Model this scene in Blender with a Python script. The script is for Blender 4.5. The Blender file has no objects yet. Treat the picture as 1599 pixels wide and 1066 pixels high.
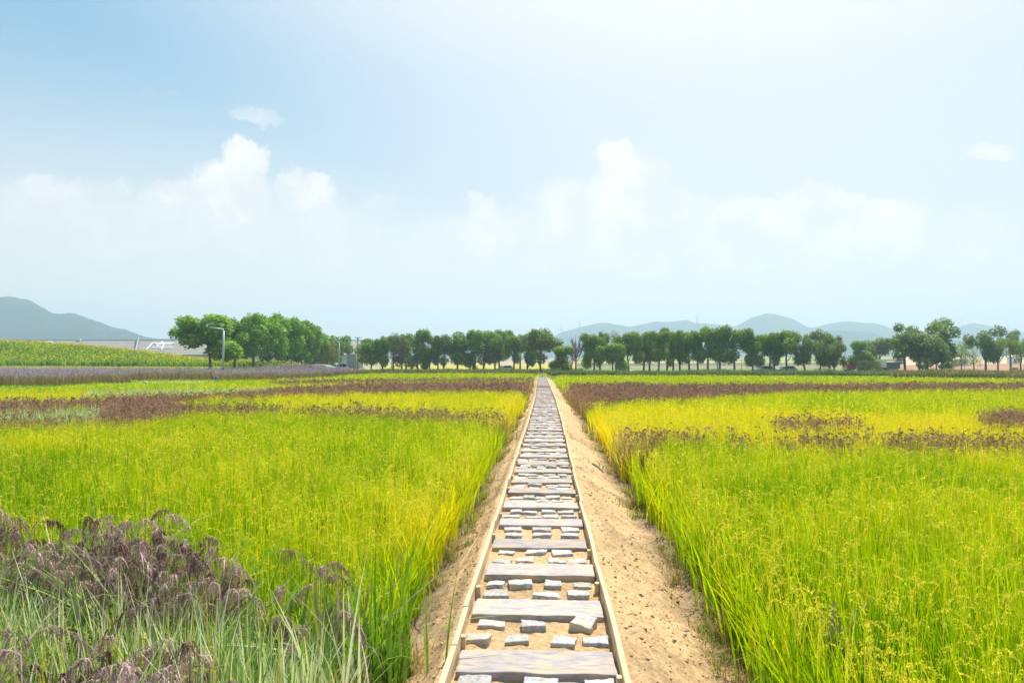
import bpy, bmesh, math, random
import numpy as np
from mathutils import Vector, Matrix

R = math.radians
scene = bpy.context.scene
C = scene.collection
rng = np.random.default_rng(7)
random.seed(7)

# ------------------------------------------------------------------ camera
F = 1100.0                      # focal length in pixels of the 1599 wide frame
CAM = Vector((0.0, 0.0, 1.6))
YAW, PITCH = math.atan(46.5 / F), math.atan(33.0 / F)
cam_data = bpy.data.cameras.new('camera')
cam_data.lens = F / 1599.0 * 36.0
cam_data.clip_start, cam_data.clip_end = 0.05, 20000
cam = bpy.data.objects.new('camera', cam_data)
C.objects.link(cam)
cam.location = CAM
cam.rotation_euler = (R(90) + PITCH, 0, YAW)
scene.camera = cam
scene.render.resolution_x, scene.render.resolution_y = 1024, 682

# ------------------------------------------------------------------ light
SUN_EL, SUN_AZ = R(57), R(19)   # azimuth measured from +Y towards +X
sun_dir = Vector((math.sin(SUN_AZ) * math.cos(SUN_EL), math.cos(SUN_AZ) * math.cos(SUN_EL), math.sin(SUN_EL)))
sl = bpy.data.lights.new('sun', 'SUN')
sl.energy, sl.angle, sl.color = 4.4, R(0.6), (1.0, 0.955, 0.88)
so = bpy.data.objects.new('sun', sl)
C.objects.link(so)
so.rotation_euler = sun_dir.to_track_quat('Z', 'Y').to_euler()

world = bpy.data.worlds.new('World')
scene.world = world
world.use_nodes = True


def build_world():
    nt = world.node_tree
    nt.nodes.clear()
    N, L = nt.nodes, nt.links

    def m(op, a, b=None, c=None, clamp=False):
        n = N.new('ShaderNodeMath'); n.operation = op; n.use_clamp = clamp
        for i, v in enumerate((a, b, c)):
            if v is None: continue
            if isinstance(v, (int, float)): n.inputs[i].default_value = v
            else: L.new(v, n.inputs[i])
        return n.outputs[0]

    def mr(v, a, b, c=0.0, d=1.0, interp='SMOOTHSTEP'):
        n = N.new('ShaderNodeMapRange'); n.interpolation_type = interp
        L.new(v, n.inputs[0])
        for i, x in enumerate((a, b, c, d)): n.inputs[i + 1].default_value = x
        return n.outputs[0]

    def mix(f, a, b):
        n = N.new('ShaderNodeMix'); n.data_type = 'RGBA'
        if isinstance(f, (int, float)): n.inputs[0].default_value = f
        else: L.new(f, n.inputs[0])
        for i, v in ((6, a), (7, b)):
            if isinstance(v, tuple): n.inputs[i].default_value = (*v, 1)
            else: L.new(v, n.inputs[i])
        return n.outputs[2]

    def vm(op, a, b):
        n = N.new('ShaderNodeVectorMath'); n.operation = op
        for i, v in enumerate((a, b)):
            if isinstance(v, tuple): n.inputs[i].default_value = v
            else: L.new(v, n.inputs[i])
        return n

    out = N.new('ShaderNodeOutputWorld')
    bg = N.new('ShaderNodeBackground')
    L.new(bg.outputs[0], out.inputs[0])
    sky = N.new('ShaderNodeTexSky')
    sky.sky_type = 'NISHITA'; sky.sun_disc = False
    sky.sun_elevation = SUN_EL; sky.sun_rotation = SUN_AZ
    sky.air_density = 1.3; sky.dust_density = 2.5; sky.ozone_density = 1.6; sky.altitude = 20
    tc = N.new('ShaderNodeTexCoord')
    d = tc.outputs['Generated']
    sep = N.new('ShaderNodeSeparateXYZ'); L.new(d, sep.inputs[0])
    dx, dy, dz = sep.outputs
    # milky summer air: the sky whitens towards the horizon and round the sun
    horizon = mr(dz, 0.42, 0.06)
    cosang = vm('DOT_PRODUCT', d, tuple(sun_dir)).outputs[1]
    glow = mr(cosang, GLOW0, GLOW1)
    white = m('MAXIMUM', m('MULTIPLY', horizon, 0.97), m('MULTIPLY', glow, 1.0))
    both = m('ADD', m('MULTIPLY', horizon, 0.75), m('MULTIPLY', glow, 0.95), clamp=True)
    white = m('MAXIMUM', white, both)
    base = mix(0.68, sky.outputs[0], SKY_VEIL)
    hz = mix(glow, SKY_HAZE, SKY_GLOW)
    col = mix(white, base, hz)
    # cumulus heaps low over the plain (positions are directions in the sky)
    dyc = m('MAXIMUM', dy, 0.05)
    u = m('DIVIDE', dx, dyc); v = m('DIVIDE', dz, dyc)
    comb = N.new('ShaderNodeCombineXYZ'); L.new(u, comb.inputs[0]); L.new(v, comb.inputs[1])
    warp = N.new('ShaderNodeTexNoise'); warp.inputs['Scale'].default_value = 26; warp.inputs['Detail'].default_value = 7
    warp.inputs['Roughness'].default_value = 0.62
    L.new(comb.outputs[0], warp.inputs['Vector'])
    w1 = vm('SUBTRACT', warp.outputs['Color'], (0.5, 0.5, 0.5)).outputs[0]
    w2 = vm('MULTIPLY', w1, (0.078, 0.078, 0)).outputs[0]
    uv = vm('ADD', comb.outputs[0], w2).outputs[0]

    def blob(px, py, rx, ry, s=1.0, soft=0.38):
        rx *= 1.25; ry *= 1.22
        u0, v0 = (px - 846) / F, (566 - py) / F
        a = vm('SUBTRACT', uv, (u0, v0, 0)).outputs[0]
        b = vm('MULTIPLY', a, (F / rx, F / ry, 0)).outputs[0]
        ln = vm('LENGTH', b, (0, 0, 0)).outputs[1]
        return mr(ln, 1.0 + soft * 0.4, 1.0 - soft, 0.0, s)

    acc = None
    for bl in [(374, 168, 24, 14, .5), (408, 180, 22, 14, .42), (235, 132, 30, 8, .08),
               (368, 238, 30, 24, .95), (395, 245, 16, 14, .8), (340, 272, 50, 32, .95), (275, 298, 62, 22, .85), (360, 312, 52, 36, .9),
               (310, 322, 66, 30, .7), (462, 292, 46, 26, .8), (490, 282, 20, 18, .8), (455, 318, 66, 28, .45),
               (62, 287, 66, 20, .55), (140, 290, 44, 13, .4), (40, 318, 110, 34, .35), (590, 313, 30, 12, .35), (535, 360, 40, 22, .25),
               (752, 315, 16, 14, .7), (762, 335, 26, 18, .65), (808, 352, 44, 18, .6), (850, 338, 42, 22, .7), (905, 302, 34, 22, .8), (945, 300, 40, 24, .8),
               (962, 240, 27, 20, .9), (985, 268, 44, 28, .9), (1022, 272, 26, 22, .7), (960, 330, 130, 46, .75),
               (1265, 312, 46, 20, .95), (1190, 336, 90, 18, .85), (1330, 332, 94, 18, .9), (1270, 356, 210, 34, .7), (700, 385, 70, 18, .25),
               (1534, 246, 32, 13, .6), (1080, 378, 430, 52, .6), (1330, 385, 260, 50, .5), (300, 352, 250, 44, .55), (60, 345, 170, 50, .45), (480, 375, 170, 34, .35)]:
        o = blob(*bl)
        acc = o if acc is None else m('MAXIMUM', acc, o)
    big = N.new('ShaderNodeTexNoise'); big.inputs['Scale'].default_value = 14; big.inputs['Detail'].default_value = 6
    L.new(uv, big.inputs['Vector'])
    shade = mr(big.outputs['Fac'], 0.38, 0.66)
    ccol = mix(shade, CLOUD_LO, CLOUD_HI)
    front = mr(dy, 0.02, 0.15)
    low = mr(dz, 0.08, 0.22, 0.6, 1.0)
    acc = m('MULTIPLY', m('MULTIPLY', m('MULTIPLY', acc, front), low), 0.88)
    col = mix(acc, col, ccol)
    L.new(col, bg.inputs['Color'])
    bg.inputs['Strength'].default_value = 0.1


GLOW0, GLOW1 = 0.60, 0.93
SKY_VEIL = (0.55, 2.1, 3.2)
SKY_HAZE = (5.4, 5.1, 4.95)
SKY_GLOW = (5.5, 5.35, 5.3)
CLOUD_LO, CLOUD_HI = (5.1, 5.0, 5.05), (6.5, 5.95, 5.85)
build_world()

vs = scene.view_settings
vs.view_transform = 'Standard'; vs.look = 'None'; vs.gamma = 1.0; vs.use_curve_mapping = False
vs.exposure = 0.88
scene.cycles.max_bounces = 6
scene.cycles.diffuse_bounces = 3
scene.cycles.glossy_bounces = 2
scene.cycles.transmission_bounces = 4
scene.cycles.transparent_max_bounces = 6
scene.cycles.volume_bounces = 0
scene.cycles.use_denoising = True
scene.cycles.denoiser = 'OPENIMAGEDENOISE'
scene.cycles.use_adaptive_sampling = True
scene.cycles.adaptive_threshold = 0.015

# ------------------------------------------------------------------ helpers
_rot = cam.rotation_euler.to_matrix()
_rx, _ry, _rz = (np.array(_rot.col[i]) for i in range(3))


def ray(px, py):
    """direction of a photograph pixel with unit length along the view axis"""
    return _rx * ((px - 799.5) / F) - _ry * ((py - 533.0) / F) - _rz


def at_z(px, py, z):
    d = ray(px, py)
    t = (z - CAM.z) / d[2]
    return np.array(CAM) + d * t


def at_d(px, d, py=566):
    """ground plan point at distance d in the direction of column px"""
    v = ray(px, py)
    return (v[0] * d, v[1] * d)


def project(x, y, z):
    p = np.stack([np.asarray(x, float) - CAM.x, np.asarray(y, float) - CAM.y, np.asarray(z, float) - CAM.z + 0 * np.asarray(x, float)], -1)
    w = -(p @ _rz)
    w = np.where(w < 0.05, 0.05, w)
    return 799.5 + F * (p @ _rx) / w, 533.0 - F * (p @ _ry) / w, w


def smooth(a, b, x):
    t = np.clip((np.asarray(x, float) - a) / (b - a), 0, 1)
    return t * t * (3 - 2 * t)


_tab = np.random.default_rng(3).random((256, 256))


def vnoise(x, y, s=1.0, o=0):
    x = np.asarray(x, float) / s + 37.3 * o + 1000; y = np.asarray(y, float) / s + 11.7 * o + 1000
    xi = np.floor(x).astype(int); yi = np.floor(y).astype(int)
    fx = x - xi; fy = y - yi
    fx = fx * fx * (3 - 2 * fx); fy = fy * fy * (3 - 2 * fy)
    g = lambda i, j: _tab[i % 256, j % 256]
    return (g(xi, yi) * (1 - fx) * (1 - fy) + g(xi + 1, yi) * fx * (1 - fy) + g(xi, yi + 1) * (1 - fx) * fy + g(xi + 1, yi + 1) * fx * fy)


def fbm(x, y, s, n=4, o=0):
    a, r, t = 0.5, 0, 0
    for i in range(n):
        r = r + a * vnoise(x, y, s / 2 ** i, o + i); t += a; a *= 0.5
    return r / t


def in_poly(px, py, poly):
    inside = np.zeros(np.shape(px), bool)
    n = len(poly)
    for i in range(n):
        x1, y1 = poly[i]; x2, y2 = poly[(i + 1) % n]
        if y1 == y2: continue
        c = ((y1 > py) != (y2 > py)) & (px < (x2 - x1) * (py - y1) / (y2 - y1) + x1)
        inside ^= c
    return inside


def tag(o, label=None, cat=None, group=None, kind=None):
    if label: o['label'] = label
    if cat: o['category'] = cat
    if group: o['group'] = group
    if kind: o['kind'] = kind
    return o


def empty(name, loc, rz=0.0):
    o = bpy.data.objects.new(name, None)
    o.empty_display_size = 0.2
    C.objects.link(o); o.location = loc; o.rotation_euler = (0, 0, rz)
    return o


def link(name, me, parent=None):
    o = bpy.data.objects.new(name, me)
    C.objects.link(o)
    if parent is not None: o.parent = parent
    return o


def np_mesh(name, V, Q, cols=None, mat=None, smooth_shade=False):
    """mesh of quads (or tris) from numpy arrays"""
    me = bpy.data.meshes.new(name)
    V = np.ascontiguousarray(V, np.float32); Q = np.ascontiguousarray(Q, np.int32)
    k = Q.shape[1]
    me.vertices.add(len(V)); me.vertices.foreach_set('co', V.ravel())
    me.loops.add(Q.size); me.loops.foreach_set('vertex_index', Q.ravel())
    me.polygons.add(len(Q)); me.polygons.foreach_set('loop_start', np.arange(0, Q.size, k, dtype=np.int32))
    if cols is not None:
        a = me.color_attributes.new('Col', 'FLOAT_COLOR', 'POINT')
        cc = np.ones((len(V), 4), np.float32); cc[:, :3] = cols
        a.data.foreach_set('color', cc.ravel())
    me.update(calc_edges=True)
    if smooth_shade:
        me.polygons.foreach_set('use_smooth', np.ones(len(Q), bool))
    if mat: me.materials.append(mat)
    return me


class NM:
    """collects numpy pieces for one mesh"""
    def __init__(s): s.V, s.Q, s.C, s.n = [], [], [], 0

    def add(s, V, Q, col):
        V = np.asarray(V, float); Q = np.asarray(Q, int)
        s.V.append(V); s.Q.append(Q + s.n)
        col = np.asarray(col, float)
        if col.ndim == 1: col = np.tile(col, (len(V), 1))
        s.C.append(col); s.n += len(V)

    def mesh(s, name, mat, sm=False):
        return np_mesh(name, np.concatenate(s.V), np.concatenate(s.Q), np.concatenate(s.C), mat, sm)


# ------------------------------------------------------------------ materials
def new_mat(name):
    m = bpy.data.materials.new(name); m.use_nodes = True
    m.node_tree.nodes.clear()
    return m, m.node_tree.nodes, m.node_tree.links


def leaf_material(name, trans=0.4, rough=0.6, gain=1.0, tgain=(1.3, 1.25, 0.4), spec=0.08):
    m, N, L = new_mat(name)
    out = N.new('ShaderNodeOutputMaterial')
    at = N.new('ShaderNodeAttribute'); at.attribute_name = 'Col'
    mul = N.new('ShaderNodeMix'); mul.data_type = 'RGBA'; mul.blend_type = 'MULTIPLY'; mul.inputs[0].default_value = 1
    L.new(at.outputs['Color'], mul.inputs[6]); mul.inputs[7].default_value = (gain, gain, gain, 1)
    p = N.new('ShaderNodeBsdfPrincipled'); p.inputs['Roughness'].default_value = rough
    p.inputs['Specular IOR Level'].default_value = spec
    L.new(mul.outputs[2], p.inputs['Base Color'])
    t = N.new('ShaderNodeBsdfTranslucent')
    m2 = N.new('ShaderNodeMix'); m2.data_type = 'RGBA'; m2.blend_type = 'MULTIPLY'; m2.inputs[0].default_value = 1
    L.new(mul.outputs[2], m2.inputs[6]); m2.inputs[7].default_value = (*tgain, 1)
    L.new(m2.outputs[2], t.inputs[0])
    mx = N.new('ShaderNodeMixShader'); mx.inputs[0].default_value = trans
    L.new(p.outputs[0], mx.inputs[1]); L.new(t.outputs[0], mx.inputs[2])
    L.new(mx.outputs[0], out.inputs[0])
    return m


def noise_mat(name, c1, c2, scale=20, rough=0.85, bump=0.3, detail=6, c3=None, s3=4, stretch=(1, 1, 1), attr=False, metal=0.0, bdist=0.01, lo=.35, hi=.65, obj_rand=False):
    m, N, L = new_mat(name)
    out = N.new('ShaderNodeOutputMaterial')
    p = N.new('ShaderNodeBsdfPrincipled'); p.inputs['Roughness'].default_value = rough
    p.inputs['Metallic'].default_value = metal
    p.inputs['Specular IOR Level'].default_value = 0.25
    tc = N.new('ShaderNodeTexCoord')
    mp = N.new('ShaderNodeMapping'); mp.inputs['Scale'].default_value = stretch
    L.new(tc.outputs['Object'], mp.inputs[0])
    if obj_rand:
        oi = N.new('ShaderNodeObjectInfo'); mm = N.new('ShaderNodeMath'); mm.operation = 'MULTIPLY'; mm.inputs[1].default_value = 50
        L.new(oi.outputs['Random'], mm.inputs[0]); L.new(mm.outputs[0], mp.inputs['Location'])
    n = N.new('ShaderNodeTexNoise'); n.inputs['Scale'].default_value = scale; n.inputs['Detail'].default_value = detail
    n.inputs['Roughness'].default_value = 0.6
    L.new(mp.outputs[0], n.inputs['Vector'])
    r = N.new('ShaderNodeMapRange'); L.new(n.outputs['Fac'], r.inputs[0]); r.inputs[1].default_value = lo; r.inputs[2].default_value = hi
    mx = N.new('ShaderNodeMix'); mx.data_type = 'RGBA'; L.new(r.outputs[0], mx.inputs[0])
    mx.inputs[6].default_value = (*c1, 1); mx.inputs[7].default_value = (*c2, 1)
    col = mx.outputs[2]
    if c3:
        n3 = N.new('ShaderNodeTexNoise'); n3.inputs['Scale'].default_value = s3; n3.inputs['Detail'].default_value = 5
        L.new(mp.outputs[0], n3.inputs['Vector'])
        r3 = N.new('ShaderNodeMapRange'); L.new(n3.outputs['Fac'], r3.inputs[0]); r3.inputs[1].default_value = 0.48; r3.inputs[2].default_value = 0.62
        m3 = N.new('ShaderNodeMix'); m3.data_type = 'RGBA'; L.new(r3.outputs[0], m3.inputs[0]); L.new(col, m3.inputs[6]); m3.inputs[7].default_value = (*c3, 1)
        col = m3.outputs[2]
    if obj_rand:
        hs = N.new('ShaderNodeHueSaturation'); L.new(col, hs.inputs['Color'])
        rr = N.new('ShaderNodeMapRange'); L.new(oi.outputs['Random'], rr.inputs[0]); rr.inputs[3].default_value = 0.8; rr.inputs[4].default_value = 1.12
        L.new(rr.outputs[0], hs.inputs['Value']); col = hs.outputs[0]
    L.new(col, p.inputs['Base Color'])
    if bump:
        b = N.new('ShaderNodeBump'); b.inputs['Strength'].default_value = bump; b.inputs['Distance'].default_value = bdist
        L.new(n.outputs['Fac'], b.inputs['Height']); L.new(b.outputs[0], p.inputs['Normal'])
    L.new(p.outputs[0], out.inputs[0])
    return m


def plain(name, c, rough=0.5, metal=0.0, var=0.12, scale=6):
    c2 = tuple(min(1, x * (1 + var)) for x in c); c1 = tuple(x * (1 - var) for x in c)
    return noise_mat(name, c1, c2, scale=scale, rough=rough, bump=0.0, metal=metal)


def ground_material():
    m, N, L = new_mat('ground_soil')
    out = N.new('ShaderNodeOutputMaterial')
    p = N.new('ShaderNodeBsdfPrincipled'); p.inputs['Roughness'].default_value = 0.95; p.inputs['Specular IOR Level'].default_value = 0.1
    at = N.new('ShaderNodeAttribute'); at.attribute_name = 'Col'
    tc = N.new('ShaderNodeTexCoord')
    n1 = N.new('ShaderNodeTexNoise'); n1.inputs['Scale'].default_value = 30; n1.inputs['Detail'].default_value = 8; n1.inputs['Roughness'].default_value = .7
    n2 = N.new('ShaderNodeTexNoise'); n2.inputs['Scale'].default_value = 1.1; n2.inputs['Detail'].default_value = 6
    n3 = N.new('ShaderNodeTexNoise'); n3.inputs['Scale'].default_value = 0.06; n3.inputs['Detail'].default_value = 8
    for n in (n1, n2, n3): L.new(tc.outputs['Object'], n.inputs['Vector'])
    col = at.outputs['Color']
    for n, lo, hi in ((n1, .62, 1.3), (n2, .8, 1.15), (n3, .75, 1.2)):
        r = N.new('ShaderNodeMapRange'); L.new(n.outputs['Fac'], r.inputs[0]); r.inputs[1].default_value = .33; r.inputs[2].default_value = .67
        r.inputs[3].default_value = lo; r.inputs[4].default_value = hi
        v = N.new('ShaderNodeVectorMath'); v.operation = 'SCALE'; L.new(col, v.inputs[0]); L.new(r.outputs[0], v.inputs['Scale']); col = v.outputs[0]
    L.new(col, p.inputs['Base Color'])
    b = N.new('ShaderNodeBump'); b.inputs['Strength'].default_value = .7; b.inputs['Distance'].default_value = .02
    L.new(n1.outputs['Fac'], b.inputs['Height']); L.new(b.outputs[0], p.inputs['Normal'])
    L.new(p.outputs[0], out.inputs[0])
    return m


# ------------------------------------------------------------------ terrain
def path_x(y):
    return np.interp(y, [0, 4, 6, 8.6, 12, 20, 30, 46, 70, 105], [-.03, -.03, -.02, -.01, .03, .09, .14, .10, .03, .0])


def mound(x, y):
    px, py, w = project(x, y, np.full(np.shape(x), 1.0))
    crest = np.interp(px, [-900, -300, 0, 60, 130, 200, 260, 300, 340, 420, 480], [4.6, 4.9, 4.6, 4.3, 3.65, 2.6, 1.6, 0.85, .5, .3, 0])
    rise = smooth(124, 158, w) * (1 - smooth(175, 215, w))
    return crest * rise + 1.25 * smooth(98, 128, w) * (1 - smooth(430, 560, px)) * (1 - 0.8 * smooth(180, 240, w))


def terrain(x, y):
    x = np.asarray(x, float); y = np.asarray(y, float)
    cx = path_x(y)
    u = x - cx
    z = np.interp(u, [-1.15, -0.62, -0.52, -0.47, 0.46, 0.52, 0.66, 1.15, 1.55], [-.45, -.14, -.03, -.040, -.040, -.025, -.08, -.36, -.45])
    end = 1 - smooth(104, 112, y)
    z = -.45 + (z + .45) * end
    # crumbly spoil on both banks, fine sand between the boards
    near = 1 - smooth(30, 60, y)
    bank = smooth(.5, .62, np.abs(u))
    crumb = (fbm(x, y, .42, 2, 33) - .5) * .06 + (fbm(x, y, .16, 4, 3) - .5) * .055 + np.clip(fbm(x, y, .05, 2, 9) - .55, 0, 1) * .07
    z = z + near * bank * crumb * (1 - smooth(2.2, 3, np.abs(u)))
    z = z + near * (1 - bank) * (fbm(x, y, .09, 3, 5) - .5) * .034
    d = np.sqrt(x * x + y * y)
    far = smooth(290, 480, d) * 2.6 + smooth(480, 900, d) * 6.0
    z = z + far + mound(x, y) * (y > 40)
    z = z + smooth(1000, 7000, d) * (-4)
    return z


def tz(x, y): return float(terrain(np.array([x]), np.array([y]))[0])


def ground_colour(x, y):
    px, py, w = project(x, y, np.full(np.shape(x), -.45))
    cx = path_x(y); u = x - cx
    c = np.empty(np.shape(x) + (3,))
    c[:] = (.09, .10, .035)                                  # mud and stubble under the crop
    def put(mask, col):
        mask = np.clip(mask, 0, 1)[..., None]
        c[:] = c * (1 - mask) + np.array(col) * mask
    lane = (y < 108)
    sand = (.57, .38, .195)
    put(((u > -.95) & (u < 1.5) & lane) * 1.0, sand)
    put(smooth(.95, 1.35, u + .25 * (fbm(x, y, .3, 3, 20) - .5)) * (u < 2.0) * lane * .8, (.20, .14, .09))
    put(smooth(-.66, -.9, u + .3 * (fbm(x, y, .2, 3, 21) - .5)) * (u > -1.4) * lane * .75, (.20, .155, .10))
    put(((u > -.48) & (u < .46) & lane & (y > 46)) * .6, (.50, .40, .33))
    put((np.clip(fbm(x, y, .5, 4, 30) - .58, 0, 1) * 5) * lane * (np.abs(u) > .5) * (np.abs(u) < 1.5) * .6, (.27, .19, .12))
    n = fbm(x, y, 40, 4, 50)
    f = (w > 118)
    put(f * 1.0, (.12, .15, .045))
    # plots beyond the tree rows
    left = (px > 540) & (px < 900)
    put(f * left * (w > 190) * (w < 380), (.40, .36, .05))
    put(f * left * (w > 380) * (w < 520), (.42, .30, .22))
    put(f * left * (w > 520) * (w < 700), (.33, .29, .25))
    put(f * left * (w > 700), (.16, .24, .17))
    mid = (px >= 900) & (px < 1400)
    put(f * mid * (w > 150) * (w < 260), (.17, .22, .05))
    put(f * mid * (w > 260) * (w < 330), (.25, .20, .13))
    put(f * mid * (w > 400) * (w < 470), (.50, .31, .18))
    put(f * mid * (w > 470), (.22, .28, .07))
    rt = (px >= 1400)
    put(f * rt * (w > 130) * (w < 320) * (.5 + n), (.36, .20, .11))
    put(f * rt * (w > 320), (.52, .40, .24))
    put(f * (w > 900), (.08, .13, .05))
    put(f * (px < 540) * (w > 118) * (w < 128), (.28, .30, .05))
    put((px < 600) * (w > 33) * (w < 95) * (u < -2) * .9, (.20, .30, .02))
    soil = in_poly(px, py, [(235, 595.5), (320, 594.5), (335, 597), (235, 598.5)])
    put(soil * 1.0, (.42, .30, .16))
    return c


def nonuni(segs):
    out = [segs[0][0]]
    for a, b, s0, s1 in segs:
        t = out[-1]; assert abs(t - a) < 1e-6 or True
        x = a
        while x < b:
            f_ = (x - a) / (b - a); st = s0 * (s1 / s0) ** f_
            x += st
            out.append(min(x, b))
    return np.unique(np.round(out, 5))


GM = ground_material()


def build_ground():
    xr = nonuni([(0, 1.0, .03, .03), (1.0, 2.0, .03, .08), (2, 10, .1, 1.2), (10, 120, 1.2, 5), (120, 700, 5, 60), (700, 9000, 60, 1500)])
    xs = np.concatenate([-xr[::-1][:-1], xr])
    fine = np.arange(-1.3, 1.75, .017)
    xs = np.unique(np.round(np.concatenate([xs[(xs < -1.3) | (xs > 1.75)], fine]), 5))
    ys = nonuni([(-60, -2, 20, 1), (-2, 2, .5, .05), (2, 9, .018, .03), (9, 24, .03, .15), (24, 60, .15, .8), (60, 240, .8, 4), (240, 900, 4, 40), (900, 9000, 40, 1200)])
    X, Y = np.meshgrid(xs, ys)
    Z = terrain(X, Y)
    col = ground_colour(X.ravel(), Y.ravel())
    nx, ny = len(xs), len(ys)
    i = np.arange(ny - 1)[:, None] * nx + np.arange(nx - 1)[None, :]
    Q = np.stack([i, i + 1, i + nx + 1, i + nx], -1).reshape(-1, 4)
    V = np.stack([X, Y, Z], -1).reshape(-1, 3)
    o = link('ground', np_mesh('ground', V, Q, col, GM, True))
    tag(o, 'sandy bank soil, field mud and distant plots', 'ground', kind='structure')


build_ground()


# ------------------------------------------------------------------ hills
def hill(name, D, W, prof, base, cols, bump, step, label):
    pxs = np.array([p[0] for p in prof], float); pys = np.array([p[1] for p in prof], float)
    n = int((pxs[-1] - pxs[0]) * D / F / step)
    px = np.linspace(pxs[0], pxs[-1], n)
    a = np.interp(px, pxs, pys)
    k = max(3, int(n * .008)) | 1
    a = np.convolve(np.pad(a, k // 2, mode='edge'), np.ones(k) / k, 'valid')
    top = CAM.z + (566 - a) * D / F
    rough_ = bump * .9
    rows = np.concatenate([np.linspace(-1, .25, 40), np.linspace(.3, 1, 8)])
    V = []; CC = []
    for r in rows:
        dd = D + r * W
        rr = np.array([ray(p, 566) for p in px])
        # ridge line keeps its place, flanks fan out
        X = rr[:, 0] * dd; Y = rr[:, 1] * dd
        g = np.exp(-(r * 1.55) ** 2 * (1 + .8 * (fbm(X, Y, W * .35, 3, 60) - .5))) if r < 0 else np.full(n, math.exp(-(r * 1.6) ** 2))
        Z = base + (top - base) * g
        rid = (fbm(X, Y, W * .18, 4, 70) - .5) * (top - base) * .55 * min(1, abs(r) * 2.4) * g
        tr = (fbm(X, Y, bump * 3.2, 3, 80) - .35) * bump * 1.4
        V.append(np.stack([X, Y, np.maximum(Z + rid + tr * np.clip((top - base) / 40, 0, 1), base)], -1))
        t = fbm(X, Y, 90, 4, 90)[:, None]
        CC.append(np.array(cols[0]) * (1 - t) + np.array(cols[1]) * t)
    V = np.concatenate(V); CC = np.concatenate(CC)
    m_ = len(rows)
    i = np.arange(m_ - 1)[:, None] * n + np.arange(n - 1)[None, :]
    Q = np.stack([i, i + 1, i + n + 1, i + n], -1).reshape(-1, 4)
    o = link(name, np_mesh(name, V, Q, CC, HM, False))
    tag(o, label, 'hill', kind='structure')


HM, _N, _L = new_mat('wooded_hill')
_o = _N.new('ShaderNodeOutputMaterial'); _p = _N.new('ShaderNodeBsdfPrincipled'); _p.inputs['Roughness'].default_value = 1; _p.inputs['Specular IOR Level'].default_value = 0
_a = _N.new('ShaderNodeAttribute'); _a.attribute_name = 'Col'; _L.new(_a.outputs['Color'], _p.inputs['Base Color']); _L.new(_p.outputs[0], _o.inputs[0])
G1, G2 = (.012, .028, .016), (.035, .055, .025)
hill('hills', 1750, 480, [(-900, 520), (-500, 480), (-250, 474), (-80, 468), (0, 466), (20, 466), (45, 470), (65, 481), (85, 492), (115, 493), (140, 500), (180, 514),
     (200, 518), (225, 528), (250, 533), (330, 545), (420, 566)], -1, (G1, G2), 5, 6, 'wooded blue hill rising at the left')
hill('hills', 2300, 380, [(200, 545), (235, 531), (270, 529), (300, 530), (360, 524), (430, 531), (520, 534), (600, 532), (660, 530), (700, 532), (760, 529), (830, 531), (870, 529),
     (905, 530), (960, 538), (1040, 548), (1120, 560)], 0, (G1, G2), 6, 12, 'low blue-green hills behind the middle trees')
hill('hills', 2600, 480, [(820, 540), (865, 526), (880, 519), (900, 513), (925, 507), (945, 504), (962, 509), (985, 512), (1010, 507), (1030, 503), (1055, 504), (1070, 501),
     (1088, 506), (1110, 506), (1150, 511), (1163, 503), (1180, 494), (1200, 490), (1213, 492), (1228, 497), (1236, 498), (1250, 506), (1268, 514), (1290, 507), (1325, 501),
     (1345, 504), (1370, 506), (1388, 512), (1405, 521), (1450, 527), (1487, 517), (1505, 508), (1522, 505), (1545, 510), (1575, 519), (1650, 522), (1760, 512), (2000, 520), (2300, 545)], 0,
     (G1, G2), 8, 14, 'pale blue range of rounded hills at the right')
hill('hills', 2000, 340, [(1180, 545), (1240, 528), (1290, 518), (1330, 517), (1365, 522), (1400, 531), (1460, 535), (1540, 532), (1620, 528), (1750, 530), (1900, 545)], 0, (G1, G2), 6, 12,
     'nearer low hill in front of the right range')

# ------------------------------------------------------------------ crops
LEAF = leaf_material('rice_leaf', trans=.47)
PURP = leaf_material('purple_rice_leaf', trans=.2, tgain=(1.1, .95, .8))


def blade_arrays(base, h, az, lean, droop, w, col, tip, nseg, power=1.8, twist=None):
    N = len(base)
    t = np.linspace(0, 1, nseg + 1)[None, :]
    h = h[:, None]; off = (lean[:, None] * h) * t ** power
    z = h * (t - droop[:, None] * t ** 3)
    dx, dy = np.cos(az)[:, None], np.sin(az)[:, None]
    P = np.stack([base[:, 0:1] + dx * off, base[:, 1:2] + dy * off, base[:, 2:3] + z], -1)
    sa = az + math.pi / 2 + (twist if twist is not None else 0)
    wp = (w[:, None] * (.65 + .35 * np.sin(np.pi * np.clip(t * 1.15, 0, 1))) * (1 - t ** 3 * .93)) * .5
    S = np.stack([np.cos(sa)[:, None] * wp, np.sin(sa)[:, None] * wp, 0 * wp], -1)
    V = np.stack([P - S, P + S], 2).reshape(-1, 3)
    n2 = (nseg + 1) * 2
    k = np.arange(nseg) * 2
    q = np.stack([k, k + 1, k + 3, k + 2], -1)
    Q = (np.arange(N)[:, None, None] * n2 + q[None]).reshape(-1, 4)
    tt = np.repeat(t[0], 2)[None, :, None] ** 2
    cc = (col[:, None, :] * (1 - tt) + tip[:, None, :] * tt).reshape(-1, 3)
    return V, Q, cc


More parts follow.
